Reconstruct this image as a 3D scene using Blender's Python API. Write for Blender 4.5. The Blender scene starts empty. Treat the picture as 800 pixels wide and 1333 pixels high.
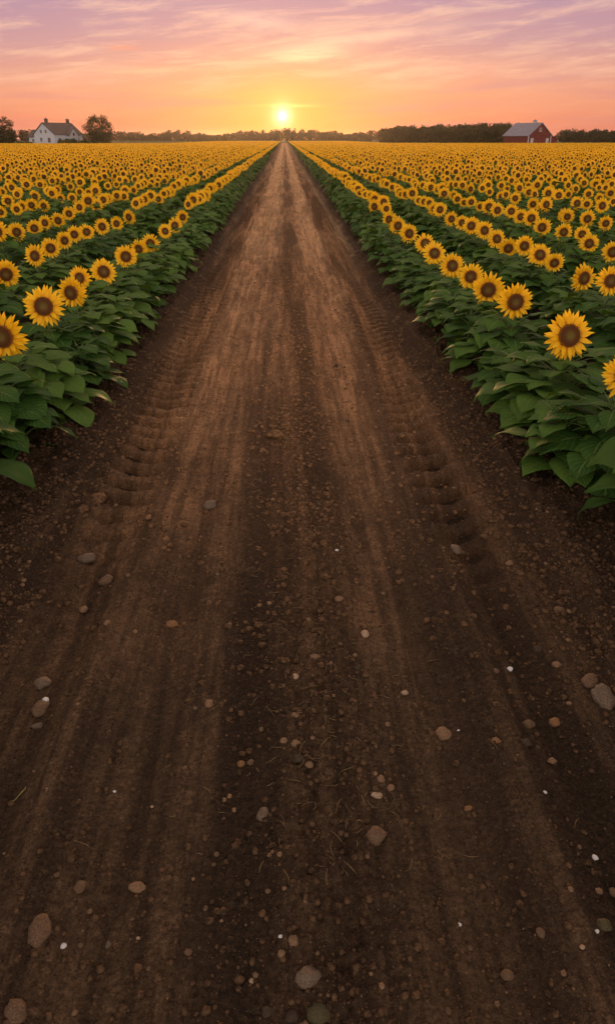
import bpy, math, random
import numpy as np
from mathutils import Vector, Matrix

rnd = random.Random(11)
rng = np.random.default_rng(7)
sc = bpy.context.scene
COL = sc.collection
R = math.radians

# ------------------------------------------------------------------ camera
IMW, IMH, F = 800.0, 1333.0, 950.0
HZ_Y, VP_X = 180.0, 370.0
CAM_H = 2.2
PITCH = math.atan((IMH / 2 - HZ_Y) / F)
YAW = math.atan((IMW / 2 - VP_X) * math.cos(PITCH) / F)
cam_d = bpy.data.cameras.new("camera")
cam = bpy.data.objects.new("camera", cam_d)
COL.objects.link(cam)
cam.location = (0, 0, CAM_H)
cam.rotation_euler = (math.pi / 2 - PITCH, 0, -YAW)
cam_d.sensor_fit = 'VERTICAL'
cam_d.sensor_height = 36
cam_d.sensor_width = 36
cam_d.lens = F / IMH * 36
cam_d.clip_start = 0.05
cam_d.clip_end = 20000
sc.camera = cam
RM = cam.rotation_euler.to_matrix()


def ray(px, py):
    """direction of the line of sight through a photo pixel"""
    return (RM @ Vector(((px - IMW / 2) / F, -(py - IMH / 2) / F, -1))).normalized()


def on_z(px, py, z=0.0):
    d = ray(px, py)
    t = (z - CAM_H) / d.z
    return Vector((d.x * t, d.y * t, z))


def on_x(px, py, x):
    d = ray(px, py)
    t = x / d.x
    return Vector((x, d.y * t, CAM_H + d.z * t))


def on_y(px, py, y):
    d = ray(px, py)
    t = y / d.y
    return Vector((d.x * t, y, CAM_H + d.z * t))


RMI = np.array(RM.transposed())


def project(P):
    P = np.asarray(P, float) - np.array([0, 0, CAM_H])
    q = P @ RMI.T
    z = -q[..., 2]
    return IMW / 2 + F * q[..., 0] / z, IMH / 2 - F * q[..., 1] / z, z


# ------------------------------------------------------------------ noise
def _hash(ix, iy, seed):
    h = (ix.astype(np.int64) * 374761393 + iy.astype(np.int64) * 668265263 + seed * 1442695041) & 0xFFFFFFFF
    h = ((h ^ (h >> 13)) * 1274126177) & 0xFFFFFFFF
    h = (h ^ (h >> 16)) & 0xFFFFFFFF
    return h / 4294967295.0


def vnoise(x, y, seed=0):
    ix, iy = np.floor(x), np.floor(y)
    fx, fy = x - ix, y - iy
    fx = fx * fx * fx * (fx * (fx * 6 - 15) + 10)
    fy = fy * fy * fy * (fy * (fy * 6 - 15) + 10)
    a = _hash(ix, iy, seed); b = _hash(ix + 1, iy, seed)
    c = _hash(ix, iy + 1, seed); d = _hash(ix + 1, iy + 1, seed)
    return (a + (b - a) * fx) * (1 - fy) + (c + (d - c) * fx) * fy - 0.5


def fbm(x, y, seed=0, octv=3):
    s, a = 0, 1.0
    for k in range(octv):
        s = s + a * vnoise(x * 2 ** k + 17.3 * k, y * 2 ** k - 9.1 * k, seed + k)
        a *= 0.5
    return s


# ------------------------------------------------------------------ mesh helpers
class MB:
    """collects geometry for ONE mesh object"""
    def __init__(self):
        self.v, self.f, self.m, self.uv = [], [], [], []
        self.has_uv = False

    def add(self, verts, faces, mat=0, uvs=None):
        o = len(self.v)
        self.v.extend([tuple(p) for p in verts])
        for fc in faces:
            self.f.append(tuple(o + i for i in fc))
            self.m.append(mat)
            if uvs is not None:
                self.has_uv = True
                self.uv.append([uvs[i] for i in fc])
            else:
                self.uv.append([(0, 0)] * len(fc))
        return self

    def box(self, lo, hi, mat=0, M=None):
        x0, y0, z0 = lo; x1, y1, z1 = hi
        vs = [Vector(p) for p in ((x0, y0, z0), (x1, y0, z0), (x1, y1, z0), (x0, y1, z0), (x0, y0, z1), (x1, y0, z1), (x1, y1, z1), (x0, y1, z1))]
        if M is not None:
            vs = [M @ p for p in vs]
        return self.add(vs, [(0, 3, 2, 1), (4, 5, 6, 7), (0, 1, 5, 4), (1, 2, 6, 5), (2, 3, 7, 6), (3, 0, 4, 7)], mat)

    def tube(self, pts, rads, n=6, mat=0, cap=True):
        pts = [Vector(p) for p in pts]
        vs = []
        for i, p in enumerate(pts):
            d = (pts[min(i + 1, len(pts) - 1)] - pts[max(i - 1, 0)]).normalized()
            up = Vector((0, 0, 1)) if abs(d.z) < 0.9 else Vector((1, 0, 0))
            a = d.cross(up).normalized(); b = d.cross(a)
            for k in range(n):
                t = 2 * math.pi * k / n
                vs.append(p + (a * math.cos(t) + b * math.sin(t)) * rads[i])
        fs = []
        for i in range(len(pts) - 1):
            for k in range(n):
                k2 = (k + 1) % n
                fs.append((i * n + k, i * n + k2, (i + 1) * n + k2, (i + 1) * n + k))
        if cap:
            fs.append(tuple(range(n)))
            fs.append(tuple((len(pts) - 1) * n + k for k in reversed(range(n))))
        return self.add(vs, fs, mat)

    def mesh(self, name, mats, smooth=True):
        me = bpy.data.meshes.new(name)
        me.from_pydata(self.v, [], self.f)
        for m in mats:
            me.materials.append(m)
        me.polygons.foreach_set("material_index", self.m)
        if smooth:
            me.polygons.foreach_set("use_smooth", [True] * len(self.f))
        if self.has_uv:
            l = me.uv_layers.new(name="UVMap")
            l.data.foreach_set("uv", np.array([c for fc in self.uv for uv in fc for c in uv], dtype=np.float32))
        me.update()
        return me

    def obj(self, name, mats, parent=None, smooth=False):
        return link(name, self.mesh(name, mats if isinstance(mats, (list, tuple)) else [mats], smooth), parent)

    def tris(self):
        """(verts, tri faces, material per tri) as arrays: a pattern to repeat inside a stuff mesh"""
        F_, M_ = [], []
        for fc, m in zip(self.f, self.m):
            for k in range(1, len(fc) - 1):
                F_.append((fc[0], fc[k], fc[k + 1])); M_.append(m)
        return np.array(self.v, np.float32), np.array(F_, np.int64), np.array(M_, np.int32)


def link(name, data, parent=None):
    o = bpy.data.objects.new(name, data)
    COL.objects.link(o)
    if parent is not None:
        o.parent = parent
    return o


def tag(o, label=None, cat=None, group=None, kind=None):
    if label: o['label'] = label
    if cat: o['category'] = cat
    if group: o['group'] = group
    if kind: o['kind'] = kind
    return o


def empty(name, loc, rz=0.0):
    o = bpy.data.objects.new(name, None)
    o.empty_display_size = 0.2
    COL.objects.link(o)
    o.location = loc
    o.rotation_euler = (0, 0, rz)
    return o


def np_mesh(name, V, T, mats, midx=None, smooth=True):
    """mesh from float verts (n,3) and triangles (m,3), or quads (m,4)"""
    me = bpy.data.meshes.new(name)
    k = T.shape[1]
    me.vertices.add(len(V)); me.vertices.foreach_set("co", np.ascontiguousarray(V, np.float32).ravel())
    me.loops.add(T.size); me.loops.foreach_set("vertex_index", np.ascontiguousarray(T, np.int32).ravel())
    me.polygons.add(len(T)); me.polygons.foreach_set("loop_start", np.arange(0, T.size, k, dtype=np.int32))
    for m in mats:
        me.materials.append(m)
    if midx is not None:
        me.polygons.foreach_set("material_index", np.ascontiguousarray(midx, np.int32))
    if smooth:
        me.polygons.foreach_set("use_smooth", np.ones(len(T), dtype=bool))
    me.update(calc_edges=True)
    return me


def repeat(template, mats4):
    """copies a (V,T,M) pattern by N 4x4 matrices into big arrays"""
    V, T, M = template
    N = len(mats4)
    Vh = np.concatenate([V, np.ones((len(V), 1), np.float32)], 1)
    out = np.einsum('nij,vj->nvi', mats4[:, :3, :], Vh).reshape(-1, 3)
    TT = (T[None] + (np.arange(N) * len(V))[:, None, None]).reshape(-1, 3)
    return out, TT, np.tile(M, N)


def join(parts):
    Vs, Ts, Ms, o = [], [], [], 0
    for V, T, M in parts:
        Vs.append(V); Ts.append(T + o); Ms.append(M); o += len(V)
    return np.concatenate(Vs), np.concatenate(Ts), np.concatenate(Ms)


def xf(loc, rz, s, tilt=None):
    """N matrices: scale s, rotate about z, translate"""
    loc = np.asarray(loc, float); n = len(loc)
    rz = np.broadcast_to(rz, n); s = np.broadcast_to(s, n)
    M = np.zeros((n, 4, 4))
    c, d = np.cos(rz) * s, np.sin(rz) * s
    M[:, 0, 0] = c; M[:, 0, 1] = -d; M[:, 1, 0] = d; M[:, 1, 1] = c; M[:, 2, 2] = s
    M[:, :3, 3] = loc; M[:, 3, 3] = 1
    return M


# ------------------------------------------------------------------ materials
def new_mat(name):
    m = bpy.data.materials.new(name)
    m.use_nodes = True
    nt = m.node_tree
    b = nt.nodes["Principled BSDF"]
    return m, nt, b


class NT:
    """short-hand for wiring nodes"""
    def __init__(self, nt): self.nt = nt
    def n(self, t, **kw):
        x = self.nt.nodes.new(t)
        for k, v in kw.items(): setattr(x, k, v)
        return x
    def l(self, a, b): self.nt.links.new(a, b)
    def put(self, sock, v):
        if hasattr(v, 'links'): self.l(v, sock)
        else: sock.default_value = v
    def math(self, op, a, b=None, c=None, clamp=False):
        x = self.n('ShaderNodeMath', operation=op, use_clamp=clamp)
        self.put(x.inputs[0], a)
        if b is not None: self.put(x.inputs[1], b)
        if c is not None: self.put(x.inputs[2], c)
        return x.outputs[0]
    def vmath(self, op, a, b=None):
        x = self.n('ShaderNodeVectorMath', operation=op)
        self.put(x.inputs[0], a)
        if b is not None: self.put(x.inputs[1], b)
        return x.outputs['Value'] if op in ('DOT_PRODUCT', 'LENGTH', 'DISTANCE') else x.outputs[0]
    def mix(self, f, a, b, blend='MIX'):
        x = self.n('ShaderNodeMix', data_type='RGBA', blend_type=blend)
        self.put(x.inputs[0], f)
        self.put(x.inputs[6], a if hasattr(a, 'links') else (*a, 1)[:4])
        self.put(x.inputs[7], b if hasattr(b, 'links') else (*b, 1)[:4])
        return x.outputs[2]
    def noise(self, vec, scale, detail=3, rough=0.5, dist=0.0):
        x = self.n('ShaderNodeTexNoise')
        if vec is not None: self.l(vec, x.inputs['Vector'])
        x.inputs['Scale'].default_value = scale
        x.inputs['Detail'].default_value = detail
        x.inputs['Roughness'].default_value = rough
        x.inputs['Distortion'].default_value = dist
        return x.outputs['Fac']
    def ramp(self, fac, stops, interp='LINEAR'):
        x = self.n('ShaderNodeValToRGB')
        cr = x.color_ramp; cr.interpolation = interp
        while len(cr.elements) < len(stops): cr.elements.new(0.5)
        for e, (p, c) in zip(cr.elements, stops):
            e.position = p; e.color = (*c, 1) if len(c) == 3 else c
        self.l(fac, x.inputs[0])
        return x.outputs[0]
    def remap(self, v, a, b, c=0.0, d=1.0, smooth=True):
        x = self.n('ShaderNodeMapRange', interpolation_type='SMOOTHSTEP' if smooth else 'LINEAR')
        self.put(x.inputs[0], v)
        for i, q in enumerate((a, b, c, d)): x.inputs[1 + i].default_value = q
        return x.outputs[0]
    def sep(self, v):
        x = self.n('ShaderNodeSeparateXYZ'); self.l(v, x.inputs[0]); return x.outputs
    def comb(self, a, b, c):
        x = self.n('ShaderNodeCombineXYZ')
        for i, q in enumerate((a, b, c)): self.put(x.inputs[i], q)
        return x.outputs[0]
    def bump(self, h, strength, dist, normal=None):
        x = self.n('ShaderNodeBump'); self.l(h, x.inputs['Height'])
        x.inputs['Strength'].default_value = strength; x.inputs['Distance'].default_value = dist
        if normal is not None: self.l(normal, x.inputs['Normal'])
        return x.outputs[0]


def simple(name, col, rough=0.7, var=0.25, scale=6.0, bump=0.0, spec=0.5, metal=0.0, trans=None, coord='Object'):
    m, nt, b = new_mat(name); g = NT(nt)
    tc = g.n('ShaderNodeTexCoord').outputs[coord]
    nz = g.noise(tc, scale, 4, 0.6)
    dark = tuple(c * (1 - var) for c in col); lite = tuple(min(1, c * (1 + var)) for c in col)
    g.l(g.mix(g.remap(nz, 0.3, 0.7), dark, lite), b.inputs['Base Color'])
    b.inputs['Roughness'].default_value = rough
    b.inputs['Specular IOR Level'].default_value = spec
    b.inputs['Metallic'].default_value = metal
    if bump:
        g.l(g.bump(nz, 1.0, bump), b.inputs['Normal'])
    return m


def leaf_like(name, col_a, col_b, rough=0.5, translucent=0.3, tcol=None, scale=3.0, coord='Object', rand=True, spec=0.35, veins=False):
    """thin plant tissue: principled surface with some light passing through"""
    m, nt, b = new_mat(name); g = NT(nt)
    tc = g.n('ShaderNodeTexCoord')
    nz = g.noise(tc.outputs[coord], scale, 3, 0.6)
    fac = nz
    if rand:
        oi = g.n('ShaderNodeObjectInfo').outputs['Random']
        fac = g.math('ADD', g.math('MULTIPLY', nz, 0.65), g.math('MULTIPLY', oi, 0.35))
    c = g.mix(g.remap(fac, 0.3, 0.7), col_a, col_b)
    if veins:
        uv = g.sep(tc.outputs['UV'])
        au = g.math('ABSOLUTE', g.math('SUBTRACT', uv[0], 0.5))
        mid = g.remap(au, 0.012, 0.035, 1.0, 0.0)
        t = g.math('FRACT', g.math('MULTIPLY', g.math('SUBTRACT', uv[1], g.math('MULTIPLY', au, 0.75)), 6.5))
        side = g.remap(g.math('ABSOLUTE', g.math('SUBTRACT', t, 0.5)), 0.04, 0.13, 0.55, 0.0)
        vein = g.math('MAXIMUM', mid, side)
        c = g.mix(g.math('MULTIPLY', vein, 0.75), c, (0.15, 0.23, 0.07))
        hgt = g.math('ADD', g.math('MULTIPLY', vein, -0.8), g.math('MULTIPLY', g.noise(tc.outputs['Object'], 60, 2), 0.8))
        g.l(g.bump(hgt, 0.55, 0.006), b.inputs['Normal'])
    g.l(c, b.inputs['Base Color'])
    b.inputs['Roughness'].default_value = rough
    b.inputs['Specular IOR Level'].default_value = spec
    if translucent:
        tr = g.n('ShaderNodeBsdfTranslucent')
        if tcol is None:
            g.l(c, tr.inputs[0])
        else:
            tr.inputs[0].default_value = (*tcol, 1)
        mx = g.n('ShaderNodeMixShader'); mx.inputs[0].default_value = translucent
        g.l(b.outputs[0], mx.inputs[1]); g.l(tr.outputs[0], mx.inputs[2])
        g.l(mx.outputs[0], nt.nodes['Material Output'].inputs[0])
    return m


def soil_material(name, striped=True):
    m, nt, b = new_mat(name); g = NT(nt)
    P = g.n('ShaderNodeNewGeometry').outputs['Position']
    xyz = g.sep(P)
    big = g.noise(P, 0.9, 3, 0.6)
    med = g.noise(P, 9.0, 4, 0.65)
    fine = g.noise(P, 75.0, 4, 0.7)
    grit = g.noise(P, 260.0, 2, 0.6)
    if striped:
        # lengthwise bands pressed by wheels: pale and packed, or dark and loose
        st = g.comb(xyz[0], g.math('MULTIPLY', xyz[1], 0.05), 0.0)
        wob = g.noise(g.comb(g.math('MULTIPLY', xyz[0], 0.4), g.math('MULTIPLY', xyz[1], 0.35), 0.0), 1.3, 2, 0.5)
        xs = g.math('ADD', xyz[0], g.math('MULTIPLY', g.math('SUBTRACT', wob, 0.5), 0.22))
        ax = g.remap(xs, -2.4, 2.4, 0.0, 1.0, smooth=False)
        K = lambda v: ((v + 2.4) / 4.8)
        pal = g.ramp(ax, [(K(-2.0), (0, 0, 0)), (K(-1.5), (.08,) * 3), (K(-1.15), (.22,) * 3), (K(-.92), (.75,) * 3), (K(-.62), (.95,) * 3),
                          (K(-.38), (.85,) * 3), (K(-.24), (.25,) * 3), (K(-.10), (.45,) * 3), (K(.02), (.18,) * 3), (K(.22), (.22,) * 3), (K(.34), (.85,) * 3),
                          (K(.60), (.95,) * 3), (K(.80), (.45,) * 3), (K(.96), (.35,) * 3), (K(1.2), (.15,) * 3), (K(1.5), (.06,) * 3), (K(2.0), (0, 0, 0))])
        streak = g.noise(st, 16.0, 4, 0.65)
        furrow = g.noise(g.comb(xyz[0], g.math('MULTIPLY', xyz[1], 0.035), 4.0), 5.2, 3, 0.55)
        pal = g.math('ADD', pal, g.math('MULTIPLY', g.remap(g.math('ABSOLUTE', xyz[0]), 1.9, 1.3, 0, 1), g.remap(furrow, 0.40, 0.62, -0.35, 0.45)), clamp=True)
        pal = g.math('MULTIPLY', pal, g.remap(streak, 0.36, 0.62, 0.30, 1.15))
        pal = g.math('MULTIPLY', pal, g.remap(g.math('ADD', g.math('MULTIPLY', med, .6), g.math('MULTIPLY', big, .4)), 0.32, 0.62, 0.45, 1.15))
        # dry weighs the light falloff painted into the soil: dark near, pale farther on
        lit_fac = g.remap(g.math('ADD', xyz[1], g.math('MULTIPLY', g.math('SUBTRACT', big, 0.5), 4.0)), 1.6, 8.5, 0.0, 1.0)
        lit_fac = g.math('MULTIPLY', lit_fac, g.remap(g.math('ABSOLUTE', xs), 1.60, 1.02, 0.16, 1.0))
        col = g.mix(pal, g.mix(lit_fac, SOIL_DARK, SOIL_DARK_LIT), g.mix(lit_fac, SOIL_PALE, SOIL_PALE_LIT))
    else:
        col = g.mix(g.remap(big, 0.35, 0.65), SOIL_DARK, tuple(c * 1.4 for c in SOIL_DARK))
    # crumbs: each grain a little lighter or darker than the next
    def grains(scale):
        v = g.n('ShaderNodeTexVoronoi'); v.inputs['Scale'].default_value = scale
        wv = g.n('ShaderNodeVectorMath', operation='ADD'); g.l(P, wv.inputs[0])
        nn = g.n('ShaderNodeTexNoise'); nn.inputs['Scale'].default_value = scale * .7; g.l(P, nn.inputs['Vector'])
        sc_ = g.n('ShaderNodeVectorMath', operation='SCALE'); g.l(nn.outputs['Color'], sc_.inputs[0]); sc_.inputs['Scale'].default_value = .9 / scale
        g.l(sc_.outputs[0], wv.inputs[1]); g.l(wv.outputs[0], v.inputs['Vector'])
        return v.outputs['Distance'], g.sep(v.outputs['Color'])[0]
    d1, r1 = grains(62.0)
    d2, r2 = grains(150.0)
    loosen = g.remap(med, 0.35, 0.62, 0.45, 1.0)
    gv = g.math('ADD', g.math('MULTIPLY', r1, .5), g.math('MULTIPLY', r2, .5))
    col = g.mix(g.math('MULTIPLY', g.remap(gv, 0.50, 0.20, 0.0, 0.75), loosen), col, g.mix(1.0, col, (.40, .38, .36), 'MULTIPLY'))
    col = g.mix(g.math('MULTIPLY', g.remap(gv, 0.60, 0.90, 0.0, 0.8), loosen), col, g.mix(1.0, g.mix(1.0, col, (1.45, 1.45, 1.45), 'MULTIPLY'), (.022, .013, .007), 'ADD'))
    col = g.mix(g.remap(fine, 0.50, 0.66, 0.0, 0.55), col, g.mix(1.0, col, (.42, .40, .38), 'MULTIPLY'))
    col = g.mix(g.remap(grit, 0.64, 0.74, 0.0, 0.7), col, (0.27, 0.165, 0.085))
    g.l(col, b.inputs['Base Color'])
    b.inputs['Roughness'].default_value = 0.85
    b.inputs['Specular IOR Level'].default_value = 0.2
    b.inputs['Diffuse Roughness'].default_value = 0.6
    h = g.math('ADD', g.math('MULTIPLY', fine, 1.0), g.math('MULTIPLY', grit, 0.3))
    h = g.math('ADD', h, g.math('ADD', g.math('MULTIPLY', g.math('SUBTRACT', 1.0, d1), .5), g.math('MULTIPLY', g.math('SUBTRACT', 1.0, d2), .25)))
    n1 = g.bump(h, 1.0, 0.03)
    g.l(n1, b.inputs['Normal'])
    return m


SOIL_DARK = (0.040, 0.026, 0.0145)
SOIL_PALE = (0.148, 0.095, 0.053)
SOIL_DARK_LIT = (0.190, 0.107, 0.053)  # far-end tones of both soils, light falloff painted in
SOIL_PALE_LIT = (0.640, 0.355, 0.172)

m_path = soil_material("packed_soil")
m_soil = soil_material("field_soil", False)
m_leaf = leaf_like("sunflower_leaf", (0.026, 0.086, 0.013), (0.085, 0.180, 0.028), 0.6, 0.2, (0.13, 0.24, 0.015), 5.0, veins=True, spec=.18)
m_leaf_far = leaf_like("sunflower_leaf_field", (0.026, 0.076, 0.012), (0.064, 0.140, 0.022), 0.6, 0.15, (0.09, 0.18, 0.015), 2.3, rand=False, spec=.15)
m_stem = simple("sunflower_stem", (0.10, 0.17, 0.045), 0.55, 0.25, 12)
m_bract = simple("green_bract", (0.06, 0.12, 0.03), 0.6, 0.25, 12)


def petal_material(name, rand):
    m, nt, b = new_mat(name); g = NT(nt)
    tc = g.n('ShaderNodeTexCoord')
    if rand:
        uv = g.sep(tc.outputs['UV'])
        base = g.ramp(uv[1], [(0, (0.70, 0.28, 0.004)), (0.35, (0.94, 0.55, 0.009)), (1, (0.97, 0.68, 0.020))])
        ridge = g.math('ABSOLUTE', g.math('SINE', g.math('MULTIPLY', uv[0], 12.6)))
        c = g.mix(g.math('MULTIPLY', g.remap(ridge, 0.0, 0.5, 1.0, 0.0), 0.35), base, (0.80, 0.36, 0.004))
        oi = g.n('ShaderNodeObjectInfo').outputs['Random']
        c = g.mix(g.math('MULTIPLY', oi, 0.25), c, (0.88, 0.45, 0.006))
    else:
        c = g.mix(g.noise(tc.outputs['Object'], 1.7, 2), (0.80, 0.40, 0.006), (0.94, 0.54, 0.010))
    g.l(c, b.inputs['Base Color'])
    b.inputs['Roughness'].default_value = 0.55
    b.inputs['Specular IOR Level'].default_value = 0.25
    tr = g.n('ShaderNodeBsdfTranslucent'); g.l(c, tr.inputs[0])
    mx = g.n('ShaderNodeMixShader'); mx.inputs[0].default_value = 0.20
    g.l(b.outputs[0], mx.inputs[1]); g.l(tr.outputs[0], mx.inputs[2])
    g.l(mx.outputs[0], nt.nodes['Material Output'].inputs[0])
    return m


m_petal = petal_material("ray_petal", True)
m_petal_far = petal_material("ray_petal_field", False)


def disc_material():
    m, nt, b = new_mat("seed_disc"); g = NT(nt)
    tc = g.n('ShaderNodeTexCoord')
    uv = g.sep(tc.outputs['UV'])
    n = g.noise(tc.outputs['Object'], 90, 2)
    rad = g.math('ADD', uv[0], g.math('MULTIPLY', g.math('SUBTRACT', n, 0.5), 0.25))
    c = g.ramp(rad, [(0.0, (0.140, 0.115, 0.022)), (0.30, (0.125, 0.080, 0.016)), (0.48, (0.095, 0.040, 0.010)),
                     (0.78, (0.085, 0.030, 0.007)), (0.92, (0.19, 0.075, 0.010)), (1.0, (0.30, 0.13, 0.012))])
    g.l(c, b.inputs['Base Color'])
    b.inputs['Roughness'].default_value = 0.75
    b.inputs['Specular IOR Level'].default_value = 0.2
    return m


m_disc = disc_material()
m_disc_far = simple("seed_disc_field", (0.085, 0.034, 0.009), 0.8, 0.35, 8, spec=0.2)

# ------------------------------------------------------------------ sunflower pieces
HEAD_R = 0.185
PLANT_H = 0.80
rs = random.Random(5)


def leaf_geo(mb, base, az, length, width, pitch0, droop, roll, petiole, nv=9, nu=4, mat=0, mstem=1, serr=0.06):
    """a heart-shaped, veined, drooping leaf on its stalk"""
    out = Vector((math.cos(az), math.sin(az), 0))
    side = Vector((-math.sin(az), math.cos(az), 0))
    up = Vector((0, 0, 1))
    p = Vector(base)
    ang = R(48)
    pts = [p.copy()]
    for k in range(4):
        p = p + (out * math.cos(ang) + up * math.sin(ang)) * (petiole / 4)
        ang -= (R(48) - pitch0) / 4
        pts.append(p.copy())
    mb.tube(pts, [0.006, 0.005, 0.0045, 0.004, 0.0035], 5, mstem, cap=False)
    ang = pitch0
    spine = []
    q = p.copy()
    for i in range(nv + 1):
        t = i / nv
        d = out * math.cos(ang) + up * math.sin(ang)
        nrm = -out * math.sin(ang) + up * math.cos(ang)
        spine.append((q.copy(), nrm, t))
        q = q + d * (length / nv)
        ang -= droop / nv * (0.5 + t)
    verts, uvs, faces = [], [], []
    cols = 2 * nu + 1
    curl = rs.uniform(0.05, 0.22)
    for i, (c, nrm, t) in enumerate(spine):
        w = width * 0.5 * (math.sin(math.pi * min(1, (t + 0.045)) ** 0.62) ** 0.85) if t < 0.99 else 0.0
        w = max(w, 0.0)
        for j in range(cols):
            u = (j - nu) / nu
            ru = u * w * (1 + serr * math.sin(t * 52 + 2 * u) * abs(u) ** 3)
            back = -0.16 * length * (abs(u) ** 1.6) * max(0, 1 - t * 4.5)   # ears of the heart
            fold = curl * w * abs(u) ** 1.3 - 0.16 * w * max(0, abs(u) - 0.6) * 2
            wav = 0.035 * length * math.sin(t * 9 + u * 2.2) * abs(u)
            dvec = out * math.cos(ang) + up * math.sin(ang)
            pos = c + (side * math.cos(roll) + nrm * math.sin(roll)) * ru + nrm * (fold + wav) + (spine[min(i + 1, nv)][0] - spine[max(i - 1, 0)][0]).normalized() * back
            verts.append(pos); uvs.append((0.5 + 0.5 * u, t))
    for i in range(nv):
        for j in range(cols - 1):
            a = i * cols + j
            faces.append((a, a + 1, a + cols + 1, a + cols))
    mb.add(verts, faces, mat, uvs)


def foliage_mesh(k, n=27, reach=1.0):
    mb = MB()
    a0 = rs.uniform(0, 6.28)
    for i in range(n):
        t = i / (n - 1)
        z = 0.06 + 0.60 * t ** 0.95
        az = a0 + i * 2.39996 + rs.uniform(-0.3, 0.3)
        size = (0.335 - 0.12 * t ** 1.5) * rs.uniform(0.82, 1.12)
        if t < 0.12: size *= 0.8
        leaf_geo(mb, (0.01 * math.cos(az), 0.01 * math.sin(az), z), az, size, size * rs.uniform(0.82, 0.98),
                 R(rs.uniform(-18, 12) + 10 * t), R(rs.uniform(50, 95)) * (1.1 - 0.4 * t), rs.uniform(-0.35, 0.35),
                 (0.29 - 0.15 * t) * rs.uniform(0.55, 1.35) * reach)
    return mb.mesh("foliage", [m_leaf, m_stem])


def stem_mesh(k):
    mb = MB()
    bx, by = rs.uniform(-0.02, 0.02), rs.uniform(-0.01, 0.03)
    pts, rr = [], []
    for i in range(9):
        t = i / 8
        b = math.sin(t * math.pi)
        y = by * b + (0.028 if t < 0.9 else 0.022)
        pts.append((bx * b, y, -0.03 + (PLANT_H + 0.03) * t)); rr.append(0.017 - 0.006 * t)
    pts[-1] = (0, 0.012, PLANT_H - 0.005)
    mb.tube(pts, rr, 8, 0)
    return mb.mesh("stem", [m_stem])


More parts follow.
